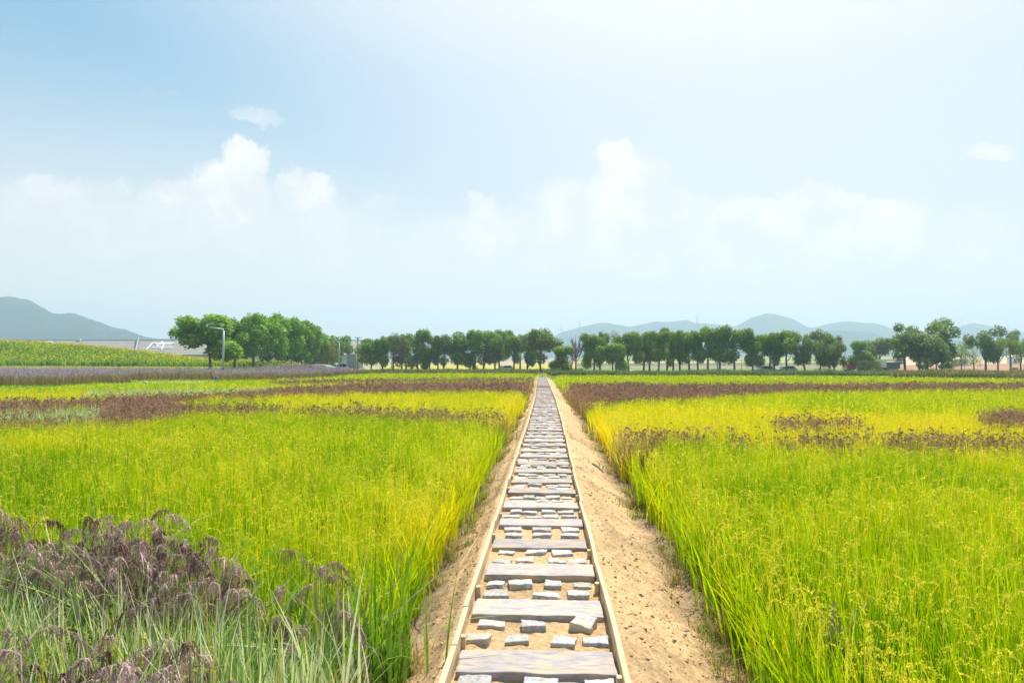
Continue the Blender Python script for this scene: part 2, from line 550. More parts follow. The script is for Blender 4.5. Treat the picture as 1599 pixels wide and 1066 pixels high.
def panicles(nm, base, h, az, L, col, ng, gs, spread, r, droop=1.0, asp=.45):
    """drooping seed heads made of many small grains"""
    N = len(base)
    if N == 0: return
    s = r.random((N, ng))
    dx, dy = np.cos(az)[:, None], np.sin(az)[:, None]
    off = L[:, None] * (1 - (1 - s) ** 1.5) * .8
    z = h[:, None] + L[:, None] * (.35 * s - droop * .95 * s ** 2)
    sp = spread * (.35 + s)[..., None]
    P = np.stack([base[:, 0:1] + dx * off, base[:, 1:2] + dy * off, base[:, 2:3] + z], -1) + r.normal(0, 1, (N, ng, 3)) * sp * np.array([1, 1, .8])
    P = P.reshape(-1, 3); M = len(P)
    a = r.random(M) * 2 * math.pi
    g = gs * (.7 + .6 * r.random(M))[:, None]
    S = np.stack([np.cos(a), np.sin(a), r.normal(0, .3, M)], -1) * g * asp
    T = np.stack([r.normal(0, .35, M), r.normal(0, .35, M), -np.ones(M)], -1) * g
    V = np.stack([P - S * .3, P + T * .5 - S, P + T, P + T * .5 + S], 1).reshape(-1, 3)
    Q = np.arange(M * 4).reshape(-1, 4)
    c = np.repeat(col, ng, 0) * (.75 + .5 * r.random((M, 1)))
    nm.add(V, Q, np.repeat(c, 4, 0))
    # rachis
    e = .004 + 0 * h
    V, Q, cc = blade_arrays(np.stack([base[:, 0], base[:, 1], base[:, 2] + h * .55], -1), h * .45 + L * .1, az, L * .35 / (h * .45 + L * .1), np.zeros(N), e, col * .9, col, 2)
    nm.add(V, Q, cc)


def plumes(nm, base, h, az, L, col, r, nb=20):
    """arching stem top with many hair-like branchlets hanging from it"""
    N = len(base)
    if N == 0: return
    t = r.uniform(.12, 1, (N, nb))
    dx, dy = np.cos(az)[:, None], np.sin(az)[:, None]
    off = L[:, None] * .75 * t ** 1.1
    z = h[:, None] + L[:, None] * (.62 * t - .95 * t ** 2)
    P = np.stack([base[:, 0:1] + dx * off, base[:, 1:2] + dy * off, base[:, 2:3] + z], -1).reshape(-1, 3)
    M = len(P)
    ln = np.repeat(L, nb) * r.uniform(.12, .42, M)
    a2 = np.repeat(az, nb) + r.normal(0, 1.0, M)
    k = np.linspace(0, 1, 4)[None, :]
    o2 = ln[:, None] * r.uniform(.15, .95, (M, 1)) * k ** .8
    zz = -ln[:, None] * (.15 * k + .85 * k ** 1.7) + ln[:, None] * .22 * np.sin(k * math.pi)
    Q3 = np.stack([P[:, 0:1] + np.cos(a2)[:, None] * o2, P[:, 1:2] + np.sin(a2)[:, None] * o2, P[:, 2:3] + zz], -1)
    f = r.random(M) * 6.283
    w = r.uniform(.0016, .0038, (M, 1)) * np.array([[.6, 1.1, 1.0, .3]])
    S = np.stack([np.cos(f)[:, None] * w, np.sin(f)[:, None] * w, 0 * w], -1)
    V = np.stack([Q3 - S, Q3 + S], 2).reshape(-1, 3)
    kk = np.arange(3) * 2
    q = np.stack([kk, kk + 1, kk + 3, kk + 2], -1)
    Q = (np.arange(M)[:, None, None] * 8 + q[None]).reshape(-1, 4)
    c = np.repeat(np.repeat(col, nb, 0) * r.uniform(.7, 1.35, (M, 1)), 8, 0)
    nm.add(V, Q, c)
    # beads of grain on the branchlets
    g = 5
    u = r.uniform(.2, 1, (M, g)); i0 = np.clip((u * 3).astype(int), 0, 2); fr = (u * 3 - i0)[..., None]
    idx = np.arange(M)[:, None]
    G = (Q3[idx, i0] * (1 - fr) + Q3[idx, i0 + 1] * fr).reshape(-1, 3) + r.normal(0, .0025, (M * g, 3))
    K = len(G); ga = r.random(K) * 6.283; gs = r.uniform(.0035, .006, (K, 1))
    A_ = np.stack([np.cos(ga), np.sin(ga), 0 * ga], -1) * gs * .8; B_ = np.stack([r.normal(0, .3, K), r.normal(0, .3, K), -np.ones(K)], -1) * gs * 1.6
    V = np.stack([G, G + B_ * .5 - A_, G + B_, G + B_ * .5 + A_], 1).reshape(-1, 3)
    nm.add(V, np.arange(4 * K).reshape(-1, 4), np.repeat(np.repeat(np.repeat(col, nb, 0), g, 0) * r.uniform(.8, 1.5, (K, 1)), 4, 0))
    # stem and arched rachis
    k = np.linspace(0, 1, 7)[None, :]
    zs = np.where(k < .45, h[:, None] * (k / .45), 0); tt = np.clip((k - .45) / .55, 0, 1)
    zs = np.where(k < .45, zs, h[:, None] + L[:, None] * (.62 * tt - .95 * tt ** 2)); of = L[:, None] * .75 * tt ** 1.1
    C3 = np.stack([base[:, 0:1] + dx * of, base[:, 1:2] + dy * of, base[:, 2:3] + zs], -1)
    w = .003 + 0 * zs
    S = np.stack([-dy * w, dx * w, 0 * w], -1); V = np.stack([C3 - S, C3 + S], 2).reshape(-1, 3)
    kk = np.arange(6) * 2; q = np.stack([kk, kk + 1, kk + 3, kk + 2], -1)
    nm.add(V, (np.arange(N)[:, None, None] * 14 + q[None]).reshape(-1, 4), np.repeat(col * .9, 14, 0))


# --- where each crop stands: outlines measured on the field at crop-top level
TOP = .35
Z_PURPLE = [
    ('near', [(-400, 806), (-60, 812), (0, 810), (60, 826), (160, 826), (300, 850), (420, 874), (520, 886), (600, 915), (612, 990), (560, 985), (480, 955), (380, 950), (250, 925), (120, 900), (0, 878), (-400, 870)]),
    ('near', [(-400, 975), (0, 985), (150, 990), (260, 1010), (330, 1090), (420, 1220), (450, 1500), (-900, 1700), (-900, 1000)]),
    ('bandL1', [(-500, 650), (0, 653), (130, 653), (230, 642), (265, 632), (300, 631), (400, 633), (560, 636), (680, 642), (790, 648), (797, 653), (700, 650), (600, 644), (480, 638), (400, 638),
                (300, 638), (270, 646), (180, 656), (0, 659), (-500, 657)]),
    ('bandL1', [(-500, 622), (0, 626), (120, 624), (200, 618), (300, 616), (400, 611), (470, 603), (560, 599), (640, 597.5), (835, 597.5), (835, 608), (700, 608), (560, 610.5), (440, 614.5), (330, 618),
                (262, 626), (262, 650), (160, 645), (160, 630), (100, 633), (0, 638), (-500, 640)]),
    ('bandL2', [(430, 595.0), (560, 592.8), (700, 591.6), (836, 591.0), (836, 593.0), (700, 593.4), (560, 594.8), (430, 597.2)]),
    ('bandR1', [(868, 599), (1100, 600), (1250, 599.5), (1420, 599), (1600, 598.5), (2000, 598), (2000, 602), (1600, 604.5), (1420, 605), (1250, 607.5), (1180, 612), (1100, 617), (1000, 621), (890, 624)]),
    ('bandR2', [(938, 670), (1060, 672), (1180, 675), (1300, 681), (1450, 681), (1700, 678), (1900, 682), (1900, 691), (1700, 690), (1450, 690), (1300, 689), (1180, 685), (1060, 681), (955, 680)]),
    ('patchR3', [(1205, 655), (1260, 652), (1345, 655), (1340, 661), (1215, 662)]),
    ('patchR4', [(1528, 648), (1560, 642), (1700, 640), (1950, 641), (1950, 658), (1600, 661), (1545, 658)]),
]
Z_CREAM = [
    [(-400, 884), (0, 884), (120, 905), (250, 930), (380, 955), (470, 962), (560, 990), (600, 1090), (600, 1400), (300, 1500), (430, 1180), (330, 1062), (260, 1004), (120, 982), (-400, 972)],
    [(0, 638), (160, 632), (165, 646), (100, 652), (-300, 650), (-300, 642)],
    [(150, 606), (400, 602.5), (450, 600.5), (420, 608), (250, 613), (120, 613)],
]
Z_YELLOW = [
    ([(895, 629), (1000, 626), (1150, 628), (1400, 640), (1600, 648), (1900, 650), (1900, 678), (1600, 677), (1450, 680), (1300, 680), (1180, 672), (950, 668)], .85),
    ([(430, 612), (560, 611), (700, 612), (820, 613), (838, 625), (800, 650), (700, 640), (600, 634), (430, 632)], .65),
    ([(-400, 606), (0, 612), (150, 606), (420, 600), (560, 595), (700, 593.5), (836, 593), (836, 597), (640, 597), (470, 602), (300, 615), (0, 622), (-400, 622)], .75),
]


def zones(x, y):
    px, py, w = project(x, y, np.full(np.shape(x), TOP))
    z = np.zeros(np.shape(x), int)
    jx = px + 20 * (fbm(x, y, np.maximum(w * .02, .12).mean(), 3, 15) - .5)
    jy = py + (vnoise(x, y, .35, 16) - .5) * np.clip((py - 575) * .07, 0, 10)
    for poly in Z_CREAM: z[in_poly(jx, jy, poly)] = 2
    for i, (_, poly) in enumerate(Z_PURPLE): z[in_poly(jx, jy, poly)] = 10 + i
    return z, px, py, w


def yellowness(x, y, px, py, w):
    v = .30 + .9 * (fbm(x, y, 1.3, 3, 40) - .40) + .35 * (fbm(x, y, .3, 2, 41) - .5)
    for poly, a in Z_YELLOW: v = np.where(in_poly(px, py, poly), v * .5 + a * .72, v)
    u = x - path_x(y)
    v = v + .22 * smooth(-1.9, -1.05, u) * (u < 0) * (fbm(x, y, .8, 2, 42) + .15) + .18 * smooth(2.0, 1.4, u) * (u > 0)
    v = v - .28 * smooth(55, 45, w) * 0 - .0 * w
    v = np.where(w > 46, v * .3 + .22, v)
    return np.clip(v, 0, 1)


def in_field(x, y):
    px, py, w = project(x, y, np.full(np.shape(x), -.45))
    u = x - path_x(y)
    eL = -1.0 + .16 * (fbm(x, y, .5, 3, 11) - .5); eR = 1.43 + .22 * (fbm(x, y, .5, 3, 12) - .5)
    # left block stops at the flower bed, which runs away from the camera
    lavd = np.interp(px, [-400, 0, 100, 160, 300, 340, 480, 520, 570, 600], [55, 57, 59, 66, 70, 72, 82, 98, 120, 999])
    rl = np.interp(px, [-400, 0, 60, 150, 300, 340, 400, 480, 520, 570, 600], [33, 35, 37, 41.5, 45, 52, 55, 62, 69, 83, 90])
    okL = (u < eL) & (w < rl)
    okR = (u > eR) & (w < np.interp(px, [846, 1100, 1320, 1600, 1900], [75, 75, 70, 58, 54]))
    bare = in_poly(px, py, [(215, 595.5), (330, 594.5), (345, 598.5), (215, 602)])
    return (okL | okR) & ~bare


def lerp(a, b, t): return np.asarray(a)[None, :] * (1 - t[:, None]) + np.asarray(b)[None, :] * t[:, None]


GREEN, LIME, YEL = (.115, .33, .003), (.38, .55, .004), (.72, .58, .01)


def build_crops():
    r = rng
    rice = {'L': NM(), 'R': NM()}
    purp = {}
    cream = NM()

    def pts(n, d0, d1, expo, pr=(-260, 1860)):
        # density per square metre falls with distance as w^-expo
        u = r.random(n); k = 2 - expo
        w = (d0 ** k + u * (d1 ** k - d0 ** k)) ** (1 / k) if abs(k) > 1e-6 else d0 * (d1 / d0) ** u
        px = r.uniform(*pr, n)
        vx, vy = ray(0, 566)[:2], ray(1, 566)[:2] - ray(0, 566)[:2]
        return w * (vx[0] + vy[0] * px), w * (vx[1] + vy[1] * px)

    def area(d0, d1, pr=(-260, 1860)): return (pr[1] - pr[0]) / F * (d1 ** 2 - d0 ** 2) / 2

    # ---------------- near and middle: clumps (hills) of rice
    bands = [(.9, 5.5, 56, 26, 5, 1.6), (5.5, 10, 46, 24, 4, 1.65), (10, 18, 34, 20, 3, 1.7), (18, 32, 20, 14, 3, 2.6), (32, 55, 11, 10, 2, 4.2), (55, 95, 6, 8, 2, 7.0)]
    for d0, d1, cl, nb, ns, ws in bands:
        n = int(cl * area(d0, d1))
        x, y = pts(n, d0, d1, 0.0001)
        ok = in_field(x, y) & (y > .4); x, y = x[ok], y[ok]
        z, px, py, w = zones(x, y)
        yl = yellowness(x, y, px, py, w)
        # plain rice
        m0 = z == 0
        for side in 'LR':
            mm = m0 & ((x < 0) if side == 'L' else (x > 0))
            cx, cy, cyl = x[mm], y[mm], yl[mm]
            if len(cx) == 0: continue
            K = len(cx) * nb
            bx = np.repeat(cx, nb) + r.normal(0, .055 * (1 + .3 * ws), K); by = np.repeat(cy, nb) + r.normal(0, .055 * (1 + .3 * ws), K)
            u = bx - path_x(by)
            by_ = np.clip(np.repeat(cyl, nb) + r.normal(0, .2, K), 0, 1)
            bz = terrain(bx, by)
            edge = np.maximum(smooth(-1.5, -.9, u) * (u < 0), smooth(2.0, 1.4, u) * (u > 0))
            h = (.80 + .16 * (fbm(bx, by, .9, 3, 44) - .5) + r.normal(0, .075, K)) * (1 - .16 * edge)
            h = h * np.where(r.random(K) < .25, .75, 1)
            az = r.random(K) * 2 * math.pi
            out = np.where(u < 0, 0.0, math.pi)
            pull = (r.random(K) < edge * .55)
            az = np.where(pull, out + r.normal(0, .6, K), az)
            lean = np.abs(r.normal(.13, .12, K)) + edge * .34 * r.random(K) ** 2
            droop = np.clip(r.normal(.10, .12, K), 0, .6) + edge * .15 * r.random(K)
            wd = r.uniform(.006, .0115, K) * ws ** .92
            col = lerp(GREEN, LIME, np.clip(by_ * 1.9, 0, 1)); y2 = np.clip(by_ * 2 - 1, 0, 1)[:, None]
            col = col * (1 - y2) + np.array(YEL) * y2
            col = col * r.uniform(.8, 1.2, (K, 1))
            pale = r.random(K) < .02
            col[pale] = np.array((.42, .42, .20)) * r.uniform(.8, 1.2, (pale.sum(), 1))
            tip = col * .75 + np.array(YEL) * .25 * (.3 + by_[:, None])
            V, Q, cc = blade_arrays(np.stack([bx, by, bz], -1), h, az, lean, droop, wd, col, tip, ns, twist=r.normal(0, .7, K))
            rice[side].add(V, Q, cc)
            # seed heads
            npn = 4 if d0 < 10 else (3 if d0 < 18 else 2)
            if d0 >= 32: npn = 1
            P = len(cx) * npn
            qx = np.repeat(cx, npn) + r.normal(0, .07, P); qy = np.repeat(cy, npn) + r.normal(0, .07, P)
            pick = r.random(P) < (.32 + .6 * np.repeat(cyl, npn)); qx, qy = qx[pick], qy[pick]
            if len(qx) == 0: continue
            qz = terrain(qx, qy); P = len(qx)
            hh = r.normal(.74, .07, P); L_ = r.uniform(.14, .22, P)
            pc = lerp((.50, .54, .04), (.78, .66, .12), r.random(P))
            ng, gs = {.9: (60, .0085), 5.5: (32, .0115), 10: (11, .021), 18: (5, .036), 32: (3, .06), 55: (2, .10)}[d0]
            panicles(rice[side], np.stack([qx, qy, qz], -1), hh, r.random(P) * 2 * math.pi, L_, pc, ng, gs, .0036 + .0022 * (ws - 1), r, asp=.32)
        # cream variegated rice
        mm = z == 2
        cx, cy = x[mm], y[mm]
        if len(cx):
            nb2 = int(nb * 1.1); K = len(cx) * nb2
            bx = np.repeat(cx, nb2) + r.normal(0, .08 * (1 + .2 * ws), K); by = np.repeat(cy, nb2) + r.normal(0, .08 * (1 + .2 * ws), K)
            bz = terrain(bx, by)
            h = r.normal(.76, .09, K)
            t = r.random(K)
            col = lerp((.62, .68, .34), (.86, .85, .58), t)
            g = r.random(K) < .42; col[g] = lerp((.14, .30, .04), (.26, .42, .10), r.random(g.sum()))
            yv = r.random(K) < .10; col[yv] = np.array((.48, .42, .06))
            V, Q, cc = blade_arrays(np.stack([bx, by, bz], -1), h, r.random(K) * 6.283, np.abs(r.normal(.14, .14, K)), np.clip(r.normal(.08, .12, K), 0, .5),
                                    r.uniform(.007, .014, K) * ws ** .9, col, col * 1.05, ns, twist=r.normal(0, .6, K))
            cream.add(V, Q, cc)
        # purple rice bands
        for zi, (key, _) in enumerate(Z_PURPLE):
            mm = z == 10 + zi
            cx, cy = x[mm], y[mm]
            if not len(cx): continue
            keep = (r.random(len(cx)) < {0: .9, 1: .8}.get(zi, 1.0)) & ((zi > 0) | (fbm(cx, cy, .45, 3, 95) > .37)); cx, cy = cx[keep], cy[keep]
            nm = purp.setdefault(key, NM())
            first_rows = key == 'near'
            nb3 = 20 if first_rows else nb; K = len(cx) * nb3
            bx = np.repeat(cx, nb3) + r.normal(0, .08 * (1 + .2 * ws), K); by = np.repeat(cy, nb3) + r.normal(0, .08 * (1 + .2 * ws), K)
            bz = terrain(bx, by)
            low = (zi == 1)
            hm = .87 if key == 'near' else .86
            if low: hm = .84
            if key in ('bandR2', 'patchR3'): hm = .85
            h = r.normal(hm, .11, K); t = r.random(K)
            col = lerp((.32, .15, .09), (.56, .32, .20), t)
            if first_rows: col = lerp((.20, .155, .12), (.50, .46, .33), t)
            g = r.random(K) < (.6 if first_rows else .2); col[g] = lerp((.14, .30, .02), (.34, .44, .08), r.random(g.sum()))
            wide = np.where(r.random(K) < .45, r.uniform(1.5, 2.5, K), .9) if first_rows else 1.0
            V, Q, cc = blade_arrays(np.stack([bx, by, bz], -1), h, r.random(K) * 6.283, np.abs(r.normal(.30, .2, K)) * (1.5 if first_rows else 1), np.clip(r.normal(.30, .22, K) * (1.3 if first_rows else 1), 0, .85),
                                    r.uniform(.007, .013, K) * ws ** .9 * wide, col, col * .9 + .02, max(ns, 3) + (2 if first_rows else 0), twist=r.normal(0, .5, K))
            nm.add(V, Q, cc)
            npn = 2 if first_rows else 3; P = len(cx) * npn
            qx = np.repeat(cx, npn) + r.normal(0, .10, P); qy = np.repeat(cy, npn) + r.normal(0, .10, P)
            hh = r.normal(hm - .06, .09, P); L_ = r.uniform(.24, .40, P) if first_rows else r.uniform(.16, .24, P)
            pc = lerp((.14, .08, .075), (.54, .40, .36), r.random(P)) if first_rows else lerp((.22, .125, .085), (.56, .39, .27), r.random(P))
            if first_rows and d0 < 10:
                plumes(nm, np.stack([qx, qy, terrain(qx, qy)], -1), hh - .05, r.random(P) * 6.283, L_ * r.uniform(.6, 1.0, P), pc, r, 30)
            else:
                ng, gs = {.9: (50, .016), 5.5: (50, .016), 10: (16, .026), 18: (8, .045), 32: (5, .075), 55: (4, .12)}[d0]
                panicles(nm, np.stack([qx, qy, terrain(qx, qy)], -1), hh, r.random(P) * 6.283, L_, pc, ng, gs, .008 + .003 * (ws - 1), r, droop=1.35)
    for side, lab in (('L', 'dense lime green rice with yellow seed heads filling the field left of the path'),
                      ('R', 'dense lime green rice with yellow seed heads filling the field right of the path')):
        tag(link('rice_crop', rice[side].mesh('rice_crop', LEAF)), lab, 'rice', kind='stuff')
    tag(link('variegated_rice', cream.mesh('variegated_rice', CREAMM)), 'cream and pale green striped rice in patches among the purple rice', 'rice', kind='stuff')
    labs = {'near': 'tall purple-brown rice with drooping feathery heads in the near left corner',
            'bandL1': 'purple-brown rice bands winding across the middle of the left field',
            'bandL2': 'thin far strip of brown rice behind the pale yellow strip, left field',
            'bandR1': 'wide purple-brown rice band across the far part of the right field',
            'bandR2': 'narrow ragged row of purple rice between yellow and green rice, right field',
            'patchR3': 'short patch of purple rice within the yellow rice of the right field',
            'patchR4': 'purple rice patch at the right edge behind the narrow purple row'}
    for k, nm in purp.items():
        tag(link('purple_rice', nm.mesh('purple_rice', PURP)), labs[k], 'purple rice', kind='stuff')


CREAMM = leaf_material('cream_rice_leaf', trans=.3, tgain=(1.05, 1.05, .8))
build_crops()


def weeds():
    """sparse weeds and dry straw on the banks"""
    r = np.random.default_rng(21)
    nm = NM()
    n = 5200
    y = 1.6 * (60 / 1.6) ** r.random(n)
    side = r.random(n) < .5
    u = np.where(side, r.normal(-.92, .10, n), r.normal(1.36, .12, n))
    ok = np.where(side, u < -.56, u > .62)
    u, y = u[ok], y[ok]; x = u + path_x(y); K = len(x)
    m_ = fbm(x, y, .35, 3, 70) > .56; x, y = x[m_], y[m_]; K = len(x)
    nb = 9
    bx = np.repeat(x, nb) + r.normal(0, .03, K * nb); by = np.repeat(y, nb) + r.normal(0, .03, K * nb); M = K * nb
    dry = np.repeat(r.random(K) < .55, nb)
    col = lerp((.10, .20, .03), (.22, .30, .06), r.random(M)); col[dry] = lerp((.30, .21, .10), (.46, .36, .19), r.random(dry.sum()))
    ws = np.maximum(1, by / 5)
    V, Q, cc = blade_arrays(np.stack([bx, by, terrain(bx, by) - .01], -1), np.abs(r.normal(.13, .07, M)) + .02, r.random(M) * 6.283, np.abs(r.normal(.7, .5, M)), r.uniform(.1, .7, M),
                            r.uniform(.003, .007, M) * ws, col, col, 3)
    nm.add(V, Q, cc)
    M = 1100
    y = 2.2 * (30 / 2.2) ** r.random(M); u = np.where(r.random(M) < .35, r.uniform(-.98, -.52, M), r.uniform(.52, 1.5, M)); x = u + path_x(y)
    c = lerp((.40, .29, .15), (.66, .52, .30), r.random(M))
    V, Q, cc = blade_arrays(np.stack([x, y, terrain(x, y) + .006], -1), np.full(M, .012), r.random(M) * 6.283, r.uniform(3, 9, M), np.zeros(M), r.uniform(.002, .004, M) * np.maximum(1, y / 6), c, c, 3, power=1.0)
    nm.add(V, Q, cc)
    tag(link('bank_weeds', nm.mesh('bank_weeds', LEAF)), 'sparse green weeds and dry straw along the sandy banks', 'weeds', kind='stuff')
    # clods and crumbs
    nm = NM()
    bm = bmesh.new(); bmesh.ops.create_icosphere(bm, subdivisions=1, radius=1)
    iv = np.array([v.co for v in bm.verts]); it = np.array([[v.index for v in f.verts] for f in bm.faces]); bm.free()
    n = 3600
    y = 2.2 * (26 / 2.2) ** r.random(n); sd = r.random(n)
    u = np.where(sd < .3, r.uniform(-.86, -.52, n), r.uniform(.52, 1.42, n))
    x = u + path_x(y); zz = terrain(x, y)
    s = .003 + .010 * r.random(n) ** 5 + .0012 * y * .3
    for i in range(n):
        q = iv * (1 + r.normal(0, .2, (len(iv), 1))) * s[i] * np.array([1.2, 1, .7]) @ np.array([[math.cos(i), math.sin(i), 0], [-math.sin(i), math.cos(i), 0], [0, 0, 1]])
        c = np.array((.57, .40, .23)) * r.uniform(.75, 1.05) if r.random() < .93 else np.array((.30, .19, .12))
        nm.add(q + np.array([x[i], y[i], zz[i] + s[i] * .2]), it, c)
    tag(link('soil_crumbs', nm.mesh('soil_crumbs', GM)), 'loose crumbs and clods of sandy soil on the banks', 'soil crumbs', kind='stuff')


weeds()

# ------------------------------------------------------------------ path
ORD = ['first', 'second', 'third', 'fourth', 'fifth', 'sixth', 'seventh', 'eighth', 'ninth', 'tenth', 'eleventh', 'twelfth', 'thirteenth', 'fourteenth', 'fifteenth', 'sixteenth',
       'seventeenth', 'eighteenth', 'nineteenth', 'twentieth']
TENS = {20: 'twenty', 30: 'thirty', 40: 'forty', 50: 'fifty'}


def nth(i):            # 0-based
    if i < 20: return ORD[i]
    t, o = divmod(i + 1, 10)
    return {2: 'twentieth', 3: 'thirtieth', 4: 'fortieth', 5: 'fiftieth'}[t] if o == 0 else TENS[t * 10] + '-' + ORD[o - 1]


SLAB = noise_mat('weathered_sleeper', (.255, .22, .215), (.45, .405, .395), scale=9, rough=.8, bump=.5, detail=9, c3=(.50, .39, .27), s3=4.2, stretch=(1.3, 4.5, 4.5), bdist=.005, lo=.3, hi=.7, obj_rand=True)
GRAN = noise_mat('pale_granite', (.28, .28, .28), (.60, .585, .56), scale=46, rough=.85, bump=.6, detail=8, c3=(.46, .40, .32), s3=9, bdist=.006, obj_rand=True)
PINE = noise_mat('pale_timber', (.50, .36, .20), (.68, .53, .33), scale=7, rough=.75, bump=.3, detail=7, stretch=(12, .6, 12), bdist=.003, c3=(.46, .35, .22), s3=2.5)


def rough_box(sx, sy, sz, div, amp, bev, seed, freq):
    r = random.Random(seed)
    bm = bmesh.new()
    bmesh.ops.create_cube(bm, size=1)
    bmesh.ops.scale(bm, vec=(sx, sy, sz), verts=bm.verts)
    if amp[2]:
        for v in bm.verts: v.co += Vector((r.uniform(-1, 1) * amp[2], r.uniform(-1, 1) * amp[2], r.uniform(-1, 1) * amp[2] * .6))
    bmesh.ops.bevel(bm, geom=list(bm.edges), offset=bev, segments=2, affect='EDGES', profile=.6)
    for k in range(div):
        long_edges = [e for e in bm.edges if e.calc_length() > freq]
        if long_edges: bmesh.ops.subdivide_edges(bm, edges=long_edges, cuts=1, use_grid_fill=True)
    from mathutils import noise
    off = Vector((seed * 3.7, seed * 1.3, 0))
    for v in bm.verts:
        n = noise.noise_vector(v.co * amp[1] + off); n2 = noise.noise_vector(v.co * amp[1] * 3 + off)
        v.co += n * amp[0] + n2 * amp[0] * .45
    bmesh.ops.triangulate(bm, faces=[f for f in bm.faces if len(f.verts) > 4])
    me = bpy.data.meshes.new('m'); bm.to_mesh(me); bm.free()
    return me


def build_path():
    r = random.Random(5)
    slabs = []
    for k in range(10):
        me = rough_box(.835, .295, .085, 4, (.0055, 8, .005), .010, k + 1, .035); me.materials.append(SLAB); slabs.append(me)
    cobs = []
    for k in range(16):
        me = rough_box(r.uniform(.125, .18), r.uniform(.095, .14), .095, 3, (.007, 16, .011), .009, 40 + k, .028); me.materials.append(GRAN); cobs.append(me)
    y = 3.83 - .83; ys = []
    while y < 100: ys.append(y); y += .83 + r.uniform(-.015, .015) - (.03 if y > 12 else 0)
    cols = ['pink-grey', 'ash grey', 'pale grey', 'brownish grey', 'light grey']
    first = 1                                            # the first slab in view is number one, the one at the frame edge before it is hidden
    for i, yy in enumerate(ys):
        o = link('path_sleeper', slabs[r.randrange(10)])
        o.location = (float(path_x(yy)) + r.uniform(-.008, .008), yy, -.040 + r.uniform(-.008, .006))
        o.rotation_euler = (r.uniform(-.012, .012), r.uniform(-.008, .008), r.uniform(-.018, .018) + (math.pi if r.random() < .5 else 0))
        k = i - first
        if k < 0: lab = 'weathered grey sleeper at the near end of the path, just below the photo edge'
        elif k == 0: lab = 'widest and nearest weathered pink-grey sleeper laid across the sandy path'
        elif k < 50: lab = f'weathered grey sleeper laid across the path, {nth(k)} one counting from the near end'
        else: lab = 'one of the tiny pale sleepers on the farthest stretch of the path near the trees'
        tag(o, lab, 'sleeper', 'sleepers laid across the path')
    # cobbles, two rows in every gap
    known = {0: [[(740, 1060), (842, 1061), (936, 1060)], None],
             1: [[(745, 997), (809, 997), (883, 1000), (932, 999)], [(767, 974), (833, 976), (912, 976)]],
             2: [[(774, 928), (852, 927), (903, 928)], [(774, 911), (813, 911), (863, 911), (910, 911)]],
             3: [[(783, 874), (820, 873), (870, 874), (901, 874)], [(789, 861), (838, 860), (879, 862)]],
             4: [[(801, 835), (847, 834), (891, 835)], [(800, 825), (846, 824), (890, 825)]]}
    count = 0; mass = NM()
    for i in range(len(ys) - 1):
        ya, yb = ys[i] + .15, ys[i + 1] - .15
        for row in (0, 1):
            yc = ya + (yb - ya) * (.28 if row == 0 else .73)
            kn = known.get(i)
            if kn and kn[row]:
                xs_ = [float(at_z(px, 1066 if py > 1066 else py, 0.0)[0]) for px, py in kn[row]]
                ycs = [float(at_z(px, py, -.02)[1]) for px, py in kn[row]]
                ycs = [min(max(v, ya + .08), yb - .08) for v in ycs]
            else:
                nst = r.choice([3, 4, 4, 5, 5]); w = .80
                xs_ = [float(path_x(yc)) - w / 2 + w * (j + .5) / nst + r.uniform(-.035, .035) for j in range(nst)]
                ycs = [yc + r.uniform(-.02, .02) for _ in xs_]
            for j, (xx, yy) in enumerate(zip(xs_, ycs)):
                me = cobs[r.randrange(16)]
                rot = (r.uniform(-.06, .06), r.uniform(-.06, .06), r.uniform(-.13, .13) + (math.pi if r.random() < .5 else 0))
                zz = -.060 + r.uniform(-.014, .012)
                if i == 1 and row == 1 and j == 2: rot = (.08, .12, -.42); zz = -.03
                if count < 296:
                    o = link('granite_cobble', me); o.location = (xx, yy, zz); o.rotation_euler = rot
                    n_ = len(xs_)
                    pos = {0: 'left end', n_ - 1: 'right end'}.get(j, 'middle' if 2 * j == n_ - 1 else ('second from left' if j == 1 else 'second from right'))
                    rw = 'nearer' if row == 0 else 'farther'
                    if i == 0: lab = f'grey granite cobble in front of the nearest sleeper, {rw} row, {pos}'
                    else: lab = f'grey granite cobble behind the {nth(i - 1)} sleeper, {rw} row, {pos}'
                    tag(o, lab, 'cobble', 'granite cobbles set in the sand between the sleepers')
                    count += 1
                else:
                    s = .5
                    bx = np.array([[sx * .08, sy * .058, sz * .045] for sz in (-1, 1) for sx, sy in ((-1, -1), (1, -1), (1, 1), (-1, 1))])
                    bx[4:, :2] *= .86
                    c_, s_ = math.cos(rot[2]), math.sin(rot[2])
                    bx = bx @ np.array([[c_, s_, 0], [-s_, c_, 0], [0, 0, 1]]) * r.uniform(.85, 1.15) + np.array([xx, yy, zz])
                    mass.add(bx, [[0, 1, 5, 4], [1, 2, 6, 5], [2, 3, 7, 6], [3, 0, 4, 7], [4, 5, 6, 7]], (.4, .4, .4))
    o = link('granite_cobbles', mass.mesh('granite_cobbles', GRAN))
    tag(o, 'many pale cobbles set in sand along the far stretch of the path', 'cobbles', kind='stuff')

    # timber edging boards with stakes nailed to their inner side
    def board_mesh(L, seed, hh=.13, th=.032):
        rr = random.Random(seed)
        bm = bmesh.new(); bmesh.ops.create_cube(bm, size=1)
        bmesh.ops.scale(bm, vec=(th, L, hh), verts=bm.verts)
        bmesh.ops.bevel(bm, geom=list(bm.edges), offset=.003, segments=1, affect='EDGES')
        es = [e for e in bm.edges if e.calc_length() > L * .8]
        bmesh.ops.subdivide_edges(bm, edges=es, cuts=10, use_grid_fill=True)
        for v in bm.verts:
            t = v.co.y / L
            v.co.x += .006 * math.sin(t * 5 + seed) ; v.co.z += .003 * math.sin(t * 9 + seed * 2)
